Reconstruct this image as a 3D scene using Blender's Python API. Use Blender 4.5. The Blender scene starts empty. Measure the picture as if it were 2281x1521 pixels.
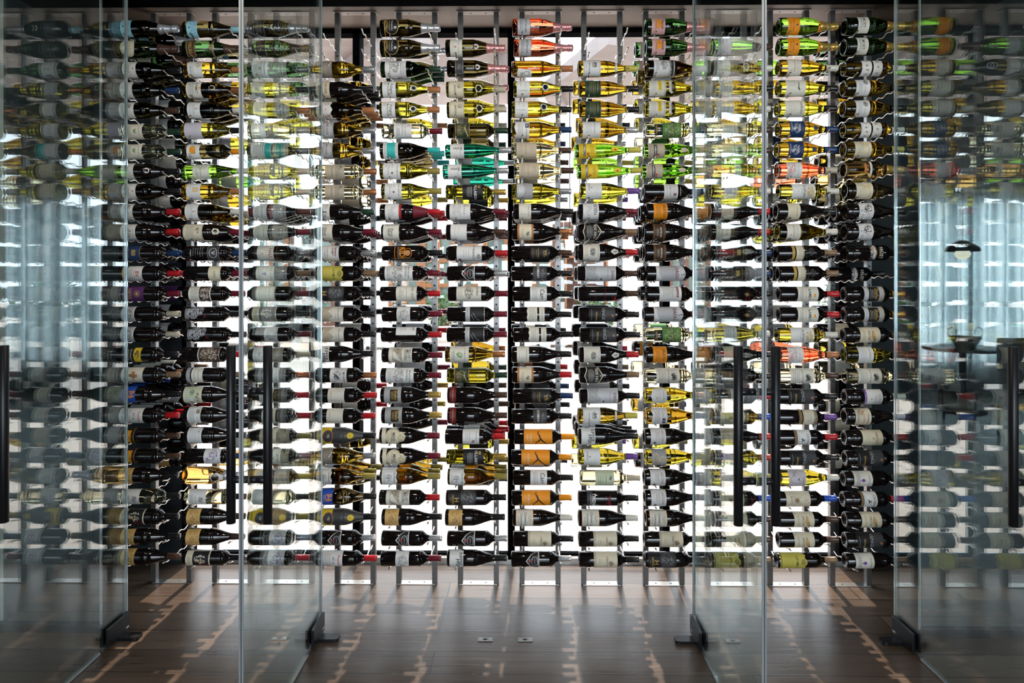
import bpy, bmesh, math, random
from mathutils import Vector, Matrix
from math import pi, sin, cos, radians

sc = bpy.context.scene
COL = sc.collection

# ------------------------------------------------------------------ camera
F_PX, HORIZ, CAM_H, YAW = 1521.0, 613.0, 1.642, 0.0113
cam_d = bpy.data.cameras.new('camera')
cam_d.sensor_width = 36.0
cam_d.lens = F_PX / 2281.0 * 36.0
cam_d.shift_y = -(760.5 - HORIZ) / 2281.0
cam_d.clip_start = 0.05
cam_d.clip_end = 200
cam = bpy.data.objects.new('camera', cam_d)
COL.objects.link(cam)
cam.location = (0, 0, CAM_H)
cam.rotation_euler = (pi / 2, 0, YAW)
sc.camera = cam

# ------------------------------------------------------------------ view
sc.view_settings.view_transform = 'Standard'
sc.view_settings.look = 'None'
sc.view_settings.exposure = 0.0
sc.view_settings.gamma = 1.0
sc.view_settings.use_curve_mapping = False
cy = sc.cycles
cy.max_bounces = 12
cy.diffuse_bounces = 3
cy.glossy_bounces = 4
cy.transmission_bounces = 8
cy.transparent_max_bounces = 24
cy.caustics_reflective = False
cy.caustics_refractive = False
cy.sample_clamp_indirect = 6.0
cy.use_denoising = True

# ------------------------------------------------------------------ sky, sun, daylight
w = bpy.data.worlds.new('sky')
sc.world = w
w.use_nodes = True
bg = w.node_tree.nodes['Background']
bg.inputs['Color'].default_value = (0.81, 0.90, 1.0, 1)
bg.inputs['Strength'].default_value = 6.0


def add_light(name, kind, loc, rot, energy, color, **kw):
    d = bpy.data.lights.new(name, kind)
    d.energy = energy
    d.color = color
    for k, v in kw.items():
        setattr(d, k, v)
    o = bpy.data.objects.new(name, d)
    COL.objects.link(o)
    o.location = loc
    o.rotation_euler = rot
    return o


# sun high behind the window wall, shining towards the camera
add_light('sun', 'SUN', (0, 12, 15), (radians(-31), 0, radians(-3)), 6.0, (1.0, 0.84, 0.70), angle=radians(0.6))
# daylight through the three windows behind the camera
for wx, ww, pw in ((-6.7, 2.2, 26.0), (0.3, 3.4, 150.0), (6.2, 2.4, 210.0)):
    add_light('window_daylight', 'AREA', (wx, -3.75, 1.6), (radians(90), 0, 0), pw, (0.80, 0.91, 1.0),
              shape='RECTANGLE', size=ww, size_y=2.5)
# recessed ceiling spots in front of the doors
for sx in (-1.9, -0.95, 0.0, 0.95, 1.9):
    add_light('ceiling_spot', 'AREA', (sx, 1.9, 3.005), (radians(24), 0, 0), 7.0, (1.0, 0.86, 0.70), shape='DISK', size=0.09)


# ------------------------------------------------------------------ materials
MATS = {}


def srgb(r, g, b):
    f = lambda c: c / 12.92 if c <= 0.04045 else ((c + 0.055) / 1.055) ** 2.4
    return (f(r / 255), f(g / 255), f(b / 255), 1)


def pmat(name, color, rough=0.5, metal=0.0, spec=0.5, trans=0.0, ior=1.45, coat=0.0, emis=None):
    m = bpy.data.materials.new(name)
    m.use_nodes = True
    b = m.node_tree.nodes['Principled BSDF']
    if len(color) == 3:
        color = (*color, 1)
    b.inputs['Base Color'].default_value = color
    b.inputs['Roughness'].default_value = rough
    b.inputs['Metallic'].default_value = metal
    b.inputs['Specular IOR Level'].default_value = spec
    b.inputs['Transmission Weight'].default_value = trans
    b.inputs['IOR'].default_value = ior
    b.inputs['Coat Weight'].default_value = coat
    if emis:
        b.inputs['Emission Color'].default_value = (*emis[:3], 1)
        b.inputs['Emission Strength'].default_value = emis[3]
    MATS[name] = m
    return m


def noise_tint(m, scale=(8, 8, 8), amt=0.25, detail=4):
    """gentle procedural variation multiplied into the base colour"""
    nt = m.node_tree
    b = nt.nodes['Principled BSDF']
    base = tuple(b.inputs['Base Color'].default_value)
    tc = nt.nodes.new('ShaderNodeTexCoord')
    mp = nt.nodes.new('ShaderNodeMapping')
    mp.inputs['Scale'].default_value = scale
    no = nt.nodes.new('ShaderNodeTexNoise')
    no.inputs['Detail'].default_value = detail
    rp = nt.nodes.new('ShaderNodeValToRGB')
    rp.color_ramp.elements[0].position = 0.3
    rp.color_ramp.elements[1].position = 0.7
    rp.color_ramp.elements[0].color = tuple(c * (1 - amt) for c in base[:3]) + (1,)
    rp.color_ramp.elements[1].color = tuple(min(1, c * (1 + amt)) for c in base[:3]) + (1,)
    nt.links.new(tc.outputs['Object'], mp.inputs['Vector'])
    nt.links.new(mp.outputs['Vector'], no.inputs['Vector'])
    nt.links.new(no.outputs['Fac'], rp.inputs['Fac'])
    nt.links.new(rp.outputs['Color'], b.inputs['Base Color'])
    return m


def plank_mat(name, c_lo, c_hi, gap, width, length, rough, gapw=0.004, bump=0.15, offs=0.0, mortar=True):
    """boards running along X, laid with the Brick texture, with streaky grain"""
    m = bpy.data.materials.new(name)
    m.use_nodes = True
    nt = m.node_tree
    b = nt.nodes['Principled BSDF']
    N = nt.nodes.new
    tc = N('ShaderNodeTexCoord')
    mp = N('ShaderNodeMapping')
    mp.inputs['Location'].default_value = (0.37, offs, 0)
    nt.links.new(tc.outputs['Object'], mp.inputs['Vector'])
    br = N('ShaderNodeTexBrick')
    br.offset = 0.37
    br.inputs['Scale'].default_value = 1.0
    br.inputs['Mortar Size'].default_value = gapw / 2
    br.inputs['Mortar Smooth'].default_value = 0.2
    br.inputs['Brick Width'].default_value = length
    br.inputs['Row Height'].default_value = width
    br.inputs['Color1'].default_value = (0.25, 0.25, 0.25, 1)
    br.inputs['Color2'].default_value = (0.75, 0.75, 0.75, 1)
    br.inputs['Mortar'].default_value = (0.5, 0.5, 0.5, 1)
    nt.links.new(mp.outputs['Vector'], br.inputs['Vector'])
    g = N('ShaderNodeMapping')
    g.inputs['Scale'].default_value = (1.3, 26, 26)
    nt.links.new(tc.outputs['Object'], g.inputs['Vector'])
    no = N('ShaderNodeTexNoise')
    no.inputs['Scale'].default_value = 1.6
    no.inputs['Detail'].default_value = 7
    no.inputs['Roughness'].default_value = 0.62
    no.inputs['Distortion'].default_value = 1.2
    nt.links.new(g.outputs['Vector'], no.inputs['Vector'])
    mx = N('ShaderNodeMath')
    mx.operation = 'MULTIPLY_ADD'
    mx.inputs[1].default_value = 0.55
    nt.links.new(br.outputs['Color'], mx.inputs[0])
    m2 = N('ShaderNodeMath')
    m2.operation = 'MULTIPLY'
    m2.inputs[1].default_value = 0.55
    nt.links.new(no.outputs['Fac'], m2.inputs[0])
    nt.links.new(m2.outputs[0], mx.inputs[2])
    rp = N('ShaderNodeValToRGB')
    rp.color_ramp.elements[0].position = 0.25
    rp.color_ramp.elements[1].position = 0.8
    rp.color_ramp.elements[0].color = (*c_lo, 1)
    rp.color_ramp.elements[1].color = (*c_hi, 1)
    nt.links.new(mx.outputs[0], rp.inputs['Fac'])
    mix = N('ShaderNodeMix')
    mix.data_type = 'RGBA'
    mix.inputs['B'].default_value = (*gap, 1)
    nt.links.new(br.outputs['Fac'], mix.inputs['Factor'])
    nt.links.new(rp.outputs['Color'], mix.inputs['A'])
    nt.links.new(mix.outputs['Result'], b.inputs['Base Color'])
    rr = N('ShaderNodeMapRange')
    rr.inputs['To Min'].default_value = rough - 0.07
    rr.inputs['To Max'].default_value = rough + 0.12
    nt.links.new(no.outputs['Fac'], rr.inputs['Value'])
    nt.links.new(rr.outputs['Result'], b.inputs['Roughness'])
    bp = N('ShaderNodeBump')
    bp.inputs['Strength'].default_value = bump
    bp.inputs['Distance'].default_value = 0.002
    sub = N('ShaderNodeMath')
    sub.operation = 'SUBTRACT'
    nt.links.new(no.outputs['Fac'], sub.inputs[0])
    nt.links.new(br.outputs['Fac'], sub.inputs[1])
    nt.links.new(sub.outputs[0], bp.inputs['Height'])
    nt.links.new(bp.outputs['Normal'], b.inputs['Normal'])
    MATS[name] = m
    return m


def pane_mat(name, tint, ior=1.5):
    """clear architectural glass: tinted transparency with a Fresnel reflection on each face"""
    m = bpy.data.materials.new(name)
    m.use_nodes = True
    nt = m.node_tree
    nt.nodes.clear()
    N = nt.nodes.new
    out = N('ShaderNodeOutputMaterial')
    tr = N('ShaderNodeBsdfTransparent')
    tr.inputs['Color'].default_value = (*tint, 1)
    gl = N('ShaderNodeBsdfGlossy')
    gl.inputs['Roughness'].default_value = 0.0
    gl.inputs['Color'].default_value = (0.96, 1, 1, 1)
    fr = N('ShaderNodeFresnel')
    geo = N('ShaderNodeNewGeometry')
    mr = N('ShaderNodeMapRange')
    mr.inputs['To Min'].default_value = ior
    mr.inputs['To Max'].default_value = 1 / ior
    nt.links.new(geo.outputs['Backfacing'], mr.inputs['Value'])
    nt.links.new(mr.outputs['Result'], fr.inputs['IOR'])
    mix = N('ShaderNodeMixShader')
    nt.links.new(fr.outputs['Fac'], mix.inputs['Fac'])
    nt.links.new(tr.outputs['BSDF'], mix.inputs[1])
    nt.links.new(gl.outputs['BSDF'], mix.inputs[2])
    nt.links.new(mix.outputs['Shader'], out.inputs['Surface'])
    MATS[name] = m
    return m


plank_mat('oak_floor', (0.030, 0.019, 0.013), (0.165, 0.112, 0.078), (0.008, 0.006, 0.005), 0.167, 2.1, 0.28, gapw=0.006, bump=0.3, offs=0.03)
plank_mat('terrace_floor', (0.45, 0.35, 0.29), (0.62, 0.51, 0.44), (0.2, 0.14, 0.10), 0.167, 2.4, 0.5)
plank_mat('ceiling_boards', (0.10, 0.078, 0.063), (0.18, 0.142, 0.116), (0.06, 0.045, 0.035), 0.19, 3.0, 0.55, gapw=0.003)
plank_mat('roof_boards', (0.13, 0.105, 0.098), (0.23, 0.195, 0.185), (0.09, 0.07, 0.06), 0.35, 5.0, 0.6)
pane_mat('door_glass', (0.93, 0.98, 0.975), 1.78)
pane_mat('clear_glass', (0.985, 0.995, 0.99))
noise_tint(pmat('rack_steel', (0.17, 0.165, 0.16), 0.36, 0.8), (3, 3, 40), 0.15)
pmat('plate_steel', (0.50, 0.48, 0.46), 0.3, 0.9)
pmat('rod_chrome', (0.50, 0.47, 0.44), 0.18, 1.0)
pmat('screw', (0.05, 0.05, 0.05), 0.4, 0.6)
pmat('black_metal', (0.010, 0.010, 0.012), 0.35, 0.3)
pmat('edge_seal', (0.55, 0.60, 0.62), 0.12, 0.5)
pmat('edge_core', (0.06, 0.07, 0.075), 0.2)
pmat('brushed_plate', (0.22, 0.215, 0.21), 0.35, 0.9)
noise_tint(pmat('slate_wall', (0.013, 0.018, 0.022), 0.6), (2, 2, 6), 0.3)
pmat('header_black', (0.0022, 0.0024, 0.003), 0.9, spec=0.02)
pmat('plate_painted', (0.34, 0.30, 0.28), 0.45)
noise_tint(pmat('plaster', (0.62, 0.58, 0.53), 0.8), (5, 5, 5), 0.06)
noise_tint(pmat('white_plaster', (0.80, 0.78, 0.76), 0.8), (2, 2, 2), 0.05)
noise_tint(pmat('room_wall', (0.10, 0.095, 0.09), 0.8), (2, 2, 2), 0.1)
noise_tint(pmat('honey_wood', (0.22, 0.085, 0.025), 0.5), (2, 30, 3), 0.3)
noise_tint(pmat('brown_wood', (0.10, 0.04, 0.02), 0.5), (2, 30, 3), 0.3)
m = pmat('curtain_sheer', (0.75, 0.80, 0.80), 0.9)
nt_ = m.node_tree
tl_ = nt_.nodes.new('ShaderNodeBsdfTranslucent')
tl_.inputs['Color'].default_value = (0.8, 0.86, 0.88, 1)
tp_ = nt_.nodes.new('ShaderNodeBsdfTransparent')
mx_ = nt_.nodes.new('ShaderNodeMixShader')
mx_.inputs['Fac'].default_value = 0.6
m2_ = nt_.nodes.new('ShaderNodeMixShader')
wv_ = nt_.nodes.new('ShaderNodeTexWave')
wv_.inputs['Scale'].default_value = 2.6
wv_.inputs['Distortion'].default_value = 3.5
wv_.inputs['Detail'].default_value = 3
wv_.inputs['Detail Scale'].default_value = 1.2
wm_ = nt_.nodes.new('ShaderNodeMapping')
wm_.inputs['Scale'].default_value = (1, 0.1, 0.06)
wc_ = nt_.nodes.new('ShaderNodeTexCoord')
nt_.links.new(wc_.outputs['Object'], wm_.inputs['Vector'])
nt_.links.new(wm_.outputs['Vector'], wv_.inputs['Vector'])
wr_ = nt_.nodes.new('ShaderNodeMapRange')
wr_.inputs['To Min'].default_value = 0.02
wr_.inputs['To Max'].default_value = 0.42
nt_.links.new(wv_.outputs['Fac'], wr_.inputs['Value'])
nt_.links.new(wr_.outputs['Result'], m2_.inputs['Fac'])
nt_.links.new(nt_.nodes['Principled BSDF'].outputs['BSDF'], mx_.inputs[1])
nt_.links.new(tl_.outputs['BSDF'], mx_.inputs[2])
nt_.links.new(mx_.outputs['Shader'], m2_.inputs[1])
nt_.links.new(tp_.outputs['BSDF'], m2_.inputs[2])
nt_.links.new(m2_.outputs['Shader'], nt_.nodes['Material Output'].inputs['Surface'])
noise_tint(pmat('blue_upholstery', (0.20, 0.28, 0.40), 0.9), (40, 40, 40), 0.15)
noise_tint(pmat('leaf_green', (0.04, 0.09, 0.025), 0.6), (6, 6, 6), 0.5)
pmat('grey_pane', (0.10, 0.15, 0.13), 0.1, 0.0)
pmat('lamp_glow', (1, 0.95, 0.85), 0.5, emis=(1.0, 0.90, 0.72, 6.0))
pmat('bucket_steel', (0.15, 0.16, 0.17), 0.3, 0.8)

# glass of the bottles: k is so dark that wine and glass read as black
GLASS = {
    'k': ('black_glass', (0.006, 0.004, 0.004), 0), 'd': ('olive_black_glass', (0.072, 0.052, 0.017), 1),
    'a': ('amber_glass', (0.29, 0.175, 0.013), 1), 'y': ('yellow_green_glass', (0.35, 0.29, 0.026), 1),
    'g': ('bright_green_glass', (0.17, 0.36, 0.03), 1), 'n': ('dark_green_glass', (0.045, 0.10, 0.03), 1),
    't': ('teal_green_glass', (0.008, 0.15, 0.09), 1), 'c': ('clear_glass_wine', (0.70, 0.64, 0.42), 1),
    'r': ('rose_glass', (0.62, 0.135, 0.06), 1), 'o': ('orange_glass', (0.78, 0.46, 0.13), 1),
    'f': ('charcoal_frosted_glass', (0.045, 0.045, 0.045), 0),
}
GLASS_WORD = {'k': 'black', 'd': 'olive black', 'a': 'amber', 'y': 'yellow green', 'g': 'bright green', 'n': 'dark green',
              't': 'teal', 'c': 'clear', 'r': 'pink', 'o': 'orange', 'f': 'charcoal'}
for k, (n, c, tr) in GLASS.items():
    if tr:
        pmat('g_' + k, c, 0.0, trans=1.0, ior=1.42)
    else:
        pmat('g_' + k, c, 0.06 if k == 'k' else 0.45, spec=0.6)
    MATS['g_' + k].name = n

INK = {
    'white': (0.74, 0.73, 0.71), 'cream': (0.70, 0.63, 0.47), 'ivory': (0.72, 0.69, 0.60), 'grey': (0.36, 0.36, 0.37),
    'silver': (0.50, 0.50, 0.52), 'taupe': (0.27, 0.24, 0.21), 'tan': (0.68, 0.42, 0.14), 'orange': (0.85, 0.30, 0.015),
    'yellow': (0.78, 0.55, 0.03), 'mustard': (0.58, 0.50, 0.09), 'blue': (0.02, 0.09, 0.50), 'navy': (0.015, 0.04, 0.12),
    'sky': (0.33, 0.62, 0.72), 'teal': (0.04, 0.46, 0.43), 'purple': (0.10, 0.025, 0.13), 'violet': (0.16, 0.07, 0.30),
    'black': (0.012, 0.012, 0.013), 'dgrey': (0.05, 0.05, 0.055), 'brown': (0.07, 0.035, 0.022), 'gold': (0.50, 0.33, 0.08),
    'red': (0.50, 0.015, 0.02), 'maroon': (0.16, 0.012, 0.025), 'green': (0.07, 0.28, 0.05), 'dgreen': (0.02, 0.05, 0.03),
    'pink': (0.68, 0.40, 0.38), 'lilac': (0.58, 0.54, 0.60), 'pale': (0.55, 0.60, 0.42), 'copper': (0.45, 0.18, 0.07),
    'bronze': (0.24, 0.15, 0.08), 'ink': (0.06, 0.055, 0.05), 'beige': (0.52, 0.45, 0.34), 'rosefoil': (0.62, 0.28, 0.28),
    'olive': (0.32, 0.26, 0.06),
}
for n, c in INK.items():
    pmat('i_' + n, c, 0.55 if n not in ('gold', 'silver') else 0.4, spec=0.4)
    MATS['i_' + n].name = 'printed_' + n
# capsules and foils
CAPS = {
    'K': ('black', 'black'), 'R': ('red', 'red'), 'M': ('maroon', 'maroon'), 'G': ('gold', 'gold'), 'S': ('silver', 'silver'),
    'T': ('tan', 'copper'), 'C': ('copper', 'copper'), 'N': ('dark green', 'dgreen'), 'B': ('navy', 'navy'), 'P': ('purple', 'violet'),
    'W': ('white', 'ivory'), 'Y': ('yellow', 'mustard'), 'U': ('bronze', 'bronze'), 'I': ('pink', 'rosefoil'), 'L': ('teal', 'teal'),
    'E': ('grey', 'grey'), 'O': ('orange', 'orange'), 'H': ('beige', 'beige'), 'J': ('blue', 'blue'), 'A': ('sky blue', 'sky'),
    'V': ('olive', 'olive'), 'Q': ('silver foil', 'silver'), 'X': ('dark brown', 'brown'), 'Z': ('gold foil', 'gold'),
}
for k, (wd, c) in CAPS.items():
    col = INK[c]
    foil = k in 'GSQZICE'
    m = pmat('c_' + k, tuple(min(1, v * (1.15 if foil else 1)) for v in col), 0.3, 0.55 if foil else 0.0, spec=0.5)
    m.name = 'capsule_' + wd.replace(' ', '_')


# ------------------------------------------------------------------ mesh helpers
class MB:
    """collects geometry, then links it as one mesh object"""

    def __init__(s):
        s.v, s.f, s.m, s.sm = [], [], [], []
        s.mats = []

    def slot(s, mat):
        if mat not in s.mats:
            s.mats.append(mat)
        return s.mats.index(mat)

    def add(s, verts, faces, mat, smooth=False):
        o = len(s.v)
        k = s.slot(mat)
        s.v += [tuple(p) for p in verts]
        for f in faces:
            s.f.append(tuple(i + o for i in f))
            s.m.append(k)
            s.sm.append(smooth)
        return s

    def box(s, x0, x1, y0, y1, z0, z1, mat):
        v = [(x0, y0, z0), (x1, y0, z0), (x1, y1, z0), (x0, y1, z0), (x0, y0, z1), (x1, y0, z1), (x1, y1, z1), (x0, y1, z1)]
        f = [(0, 3, 2, 1), (4, 5, 6, 7), (0, 1, 5, 4), (1, 2, 6, 5), (2, 3, 7, 6), (3, 0, 4, 7)]
        return s.add(v, f, mat)

    def cbox(s, x0, x1, y0, y1, z0, z1, mat, b=0.003):
        """box with chamfered edges"""
        bm = bmesh.new()
        bmesh.ops.create_cube(bm, size=1.0)
        for q in bm.verts:
            q.co = Vector((x0 + (q.co.x + .5) * (x1 - x0), y0 + (q.co.y + .5) * (y1 - y0), z0 + (q.co.z + .5) * (z1 - z0)))
        bmesh.ops.bevel(bm, geom=list(bm.edges), offset=b, segments=2, affect='EDGES', profile=0.5)
        bm.verts.index_update()
        s.add([q.co[:] for q in bm.verts], [[q.index for q in f.verts] for f in bm.faces], mat)
        bm.free()
        return s

    def beam(s, p, q, wdt, hgt, mat):
        """a rectangular bar from p to q"""
        p, q = Vector(p), Vector(q)
        d = (q - p).normalized()
        side = d.cross(Vector((0, 0, 1)))
        if side.length < 1e-3:
            side = Vector((1, 0, 0))
        side.normalize()
        up = side.cross(d)
        v = []
        for a in (p, q):
            for i, j in ((-1, -1), (1, -1), (1, 1), (-1, 1)):
                v.append(a + side * (i * wdt / 2) + up * (j * hgt / 2))
        f = [(0, 1, 2, 3), (7, 6, 5, 4), (0, 4, 5, 1), (1, 5, 6, 2), (2, 6, 7, 3), (3, 7, 4, 0)]
        return s.add(v, f, mat)

    def tube(s, pts, r, mat, n=8, cap=True):
        pts = [Vector(p) for p in pts]
        v, f = [], []
        ref = None
        for i, p in enumerate(pts):
            d = (pts[min(i + 1, len(pts) - 1)] - pts[max(i - 1, 0)]).normalized()
            if ref is None:
                ref = Vector((1, 0, 0)) if abs(d.x) < .9 else Vector((0, 0, 1))
            a = (ref - d * ref.dot(d)).normalized()
            ref = a
            b = d.cross(a)
            rr = r[i] if isinstance(r, (list, tuple)) else r
            for k in range(n):
                t = 2 * pi * k / n
                v.append(p + a * (cos(t) * rr) + b * (sin(t) * rr))
        for i in range(len(pts) - 1):
            for k in range(n):
                f.append((i * n + k, i * n + (k + 1) % n, (i + 1) * n + (k + 1) % n, (i + 1) * n + k))
        if cap:
            f.append(tuple(range(n - 1, -1, -1)))
            f.append(tuple((len(pts) - 1) * n + k for k in range(n)))
        return s.add(v, f, mat, True)

    def lathe(s, prof, mat, axis='X', n=32, org=(0, 0, 0)):
        """prof: list of (along, radius); closed where the radius is 0"""
        v, f = [], []
        rings = []
        for a, r in prof:
            if r < 1e-6:
                rings.append([len(v)])
                v.append((a, 0, 0))
            else:
                rings.append(list(range(len(v), len(v) + n)))
                for k in range(n):
                    t = 2 * pi * k / n
                    v.append((a, r * cos(t), r * sin(t)))
        for A, B in zip(rings, rings[1:]):
            for k in range(n):
                k2 = (k + 1) % n
                if len(A) == 1 and len(B) == 1:
                    continue
                if len(A) == 1:
                    f.append((A[0], B[k2], B[k]))
                elif len(B) == 1:
                    f.append((A[k], A[k2], B[0]))
                else:
                    f.append((A[k], A[k2], B[k2], B[k]))
        if axis == 'Z':
            v = [(y, z, x) for x, y, z in v]
        elif axis == 'Y':
            v = [(z, x, y) for x, y, z in v]
        v = [(x + org[0], y + org[1], z + org[2]) for x, y, z in v]
        return s.add(v, f, mat, True)

    def mesh(s, name):
        me = bpy.data.meshes.new(name)
        me.from_pydata(s.v, [], s.f)
        for m in s.mats:
            me.materials.append(MATS[m])
        me.polygons.foreach_set('material_index', s.m)
        me.polygons.foreach_set('use_smooth', s.sm)
        me.update()
        return me

    def obj(s, name, parent=None, loc=None):
        return link(name, s.mesh(name), parent, loc)


def link(name, data, parent=None, loc=None):
    o = bpy.data.objects.new(name, data)
    COL.objects.link(o)
    if parent is not None:
        o.parent = parent
    if loc is not None:
        o.location = loc
    return o


def tag(o, label=None, cat=None, group=None, kind=None):
    if label:
        o['label'] = label
    if cat:
        o['category'] = cat
    if group:
        o['group'] = group
    if kind:
        o['kind'] = kind
    return o


def struct(mb, name, label=None):
    return tag(mb.obj(name), label, None, None, 'structure')


# ------------------------------------------------------------------ the setting
Y_DOOR, Y_POST, Y_WIN, CEIL = 3.13, 3.64, 3.90, 3.044
struct(MB().box(-9, 9, -3.7, 4.0, -0.1, 0, 'oak_floor'), 'floor', 'dark oak plank floor with narrow black joints')
struct(MB().box(-2.44, 2.36, 3.40, 4.0, CEIL, CEIL + 0.1, 'ceiling_boards'), 'ceiling', 'taupe boarded ceiling above the wine racks')
struct(MB().box(-9, 9, -3.9, 3.10, 3.02, 3.12, 'room_wall'), 'ceiling_front')
struct(MB().box(-2.60, 2.60, 3.10, 3.40, 2.983, 3.3, 'header_black'), 'trim_1', 'black header over the glass doors')
# side walls of the wine room and the dark slate panels beside the back window
struct(MB().box(-2.60, -2.44, 3.2, 4.0, 0, 3.2, 'slate_wall'), 'wall_left', 'dark slate side wall of the wine room')
struct(MB().box(2.36, 2.60, 3.2, 4.0, 0, 3.2, 'slate_wall'), 'wall_right')
struct(MB().box(-2.44, -1.925, 3.88, 4.0, 0, CEIL, 'slate_wall'), 'wall_back_left', 'dark slate panel behind the first rack')
struct(MB().box(1.84, 2.36, 3.88, 4.0, 0, CEIL, 'slate_wall'), 'wall_back_right', 'dark slate panel behind the last rack')
# piers outside the fixed panels, and the room behind the camera
struct(MB().box(-9, -2.44, 3.05, 3.2, 0, 3.1, 'plaster'), 'wall_front_left', 'pale plaster pier beside the fixed glass')
struct(MB().box(2.36, 9, 3.05, 3.2, 0, 3.1, 'plaster'), 'wall_front_right')
struct(MB().box(-9.1, -9, -3.9, 3.2, 0, 3.1, 'room_wall'), 'wall_room_left')
struct(MB().box(9, 9.1, -3.9, 3.2, 0, 3.1, 'room_wall'), 'wall_room_right')
rb = MB()
segs = [(-9, -7.8), (-5.6, -1.4), (2.0, 5.0), (7.4, 9)]
for a, b in segs:
    rb.box(a, b, -3.7, -3.5, 0, 3.1, 'room_wall')
for a, b in ((-7.8, -5.6), (-1.4, 2.0), (5.0, 7.4)):
    rb.box(a, b, -3.7, -3.5, 0, 0.35, 'room_wall')
    rb.box(a, b, -3.7, -3.5, 2.75, 3.1, 'room_wall')
struct(rb, 'wall_rear')
k = 0
for a, b in ((-7.8, -5.6), (-1.4, 2.0), (5.0, 7.4)):
    k += 1
    wf = MB()
    for x in (a, (a + b) / 2 - .03, b - .06):
        wf.box(x, x + .06, -3.58, -3.52, .35, 2.75, 'black_metal')
    for z in (.35, 1.2, 2.69):
        wf.box(a, b, -3.575, -3.525, z, z + .06, 'black_metal')
    struct(wf, 'window_%d' % (k + 10))

# back window wall: frame and four panes
X_L, X_R = -1.925, 1.84
mull = [-0.93, -0.048, 0.829]
fr = MB()
fr.box(X_L, X_R, Y_WIN - .03, Y_WIN + .05, 3.016, CEIL, 'header_black')
fr.box(X_L, X_R, Y_WIN - .02, Y_WIN + .10, 0.0, 0.035, 'plate_steel')
fr.box(X_L, X_R, Y_WIN + .02, Y_WIN + .06, 0.035, 0.046, 'header_black')
for x in [X_L + .02] + mull + [X_R - .02]:
    fr.box(x - .02, x + .02, Y_WIN - .03, Y_WIN + .07, 0.03, 3.03, 'header_black')
struct(fr, 'window_1', 'black framed back window wall behind the racks')
ed = [X_L] + mull + [X_R]
for i in range(4):
    struct(MB().box(ed[i] + .02, ed[i + 1] - .02, Y_WIN + .02, Y_WIN + .03, 0.06, 3.016, 'clear_glass'), 'window_%d' % (i + 2))

# fixed front panels with their dark floor channel
for nm, a, b, lab in (('window_6', -2.44, -1.933, 'fixed glass panel beside the first glass door'),
                      ('window_7', 1.82, 2.36, 'fixed glass panel beside the last glass door')):
    p = struct(MB().box(a, b, Y_DOOR - .004, Y_DOOR + .004, 0.03, 2.99, 'door_glass'), nm, lab)
    MB().box(a, b, Y_DOOR - .018, Y_DOOR + .018, 0, 0.037, 'black_metal').obj('floor_channel', p)
    e = b if a < 0 else a
    MB().box(e - .003, e + .003, Y_DOOR - .006, Y_DOOR + .006, 0.03, 2.99, 'edge_seal').obj('glass_edge', p)

# ------------------------------------------------------------------ glass doors, swung open towards the camera
DOORS = [('door_1', -1.818, -1, 'outermost clear glass door, opened beside the first rack'),
         ('door_2', -0.916, -1, 'clear glass door in front of the third rack'),
         ('door_3', 0.797, 1, 'clear glass door in front of the tenth rack'),
         ('door_4', 1.714, 1, 'outermost clear glass door, opened past the twelfth rack')]
DW = 0.892
for nm, X, side, lab in DOORS:
    y1, y0 = Y_DOOR, Y_DOOR - DW
    root = struct(MB().box(X - .004, X + .004, y0, y1, 0.012, 2.975, 'door_glass'), nm, lab)
    root['category'] = 'door'
    MB().box(X - .0065, X + .0065, y1, y1 + .006, 0.09, 2.975, 'edge_seal').obj('edge_strip', root)
    MB().box(X - .0075, X + .0075, y0 - .004, y0, 0.012, 2.975, 'edge_seal').box(X - .001, X + .002, y0 - .0046, y0 - .0039, 0.012, 2.975, 'edge_core').obj('edge_strip', root)
    MB().box(X - .0065, X + .0065, y0, y1 - .2, 0.003, 0.0118, 'edge_seal').obj('bottom_seal', root)
    hy = y0 + 0.066
    for sx in (-1, 1):
        bar = MB().lathe([(0.802, 0), (0.802, .0145), (0.803, .0155), (1.402, .0155), (1.403, .0145), (1.403, 0)], 'black_metal', 'Z', 24,
                         (X + sx * .0625, hy, 0)).obj('pull_bar', root)
        for z in (0.95, 1.25):
            peg = MB().lathe([(0.006, 0), (0.006, .0125), (0.024, .0125), (0.0245, .0115), (0.026, .0115), (0.0265, .0125), (0.050, .0125), (0.056, .009), (0.056, 0)],
                             'black_metal', 'X', 16).obj('standoff', root, (X, hy, z))
            if sx < 0:
                peg.scale = (-1, 1, 1)
    ph = MB()
    for sx in (-1, 1):
        xa, xb = sorted((X + sx * .0068, X + sx * .019))
        ph.cbox(xa, xb, y1 - .165, y1 + .004, 0.012, 0.094, 'black_metal', .002)
    hinge = ph.obj('patch_hinge', root)
    inner = -side
    xa, xb = sorted((X + inner * .019, X + inner * .0196))
    MB().box(xa, xb, y1 - .028, y1 - .008, 0.026, 0.033, 'i_white').obj('maker_badge', hinge)
    # pivot foot on the floor
    pf = MB()
    ox = X + inner * .05
    pts = []
    for i in range(24):
        t = 2 * pi * i / 24
        pts.append((ox + .052 * max(-1, min(1, 1.25 * cos(t))), y1 - .06 + .026 * max(-1, min(1, 1.25 * sin(t)))))
    vs = [(x, y, 0.0) for x, y in pts] + [(x, y, .014) for x, y in pts]
    pf.add(vs, [tuple(range(23, -1, -1)), tuple(range(24, 48))] + [(i, (i + 1) % 24, 24 + (i + 1) % 24, 24 + i) for i in range(24)], 'black_metal')
    pf.cbox(X - .016, X + .016, y1 - .075, y1 - .045, 0.0, 0.012, 'black_metal', .001)
    tag(pf.obj('floor_pivot'), 'black rounded floor pivot under the %s glass door hinge' % {'door_1': 'first', 'door_2': 'second', 'door_3': 'third', 'door_4': 'fourth'}[nm], 'door pivot',
        'floor pivots of the glass doors')

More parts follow.
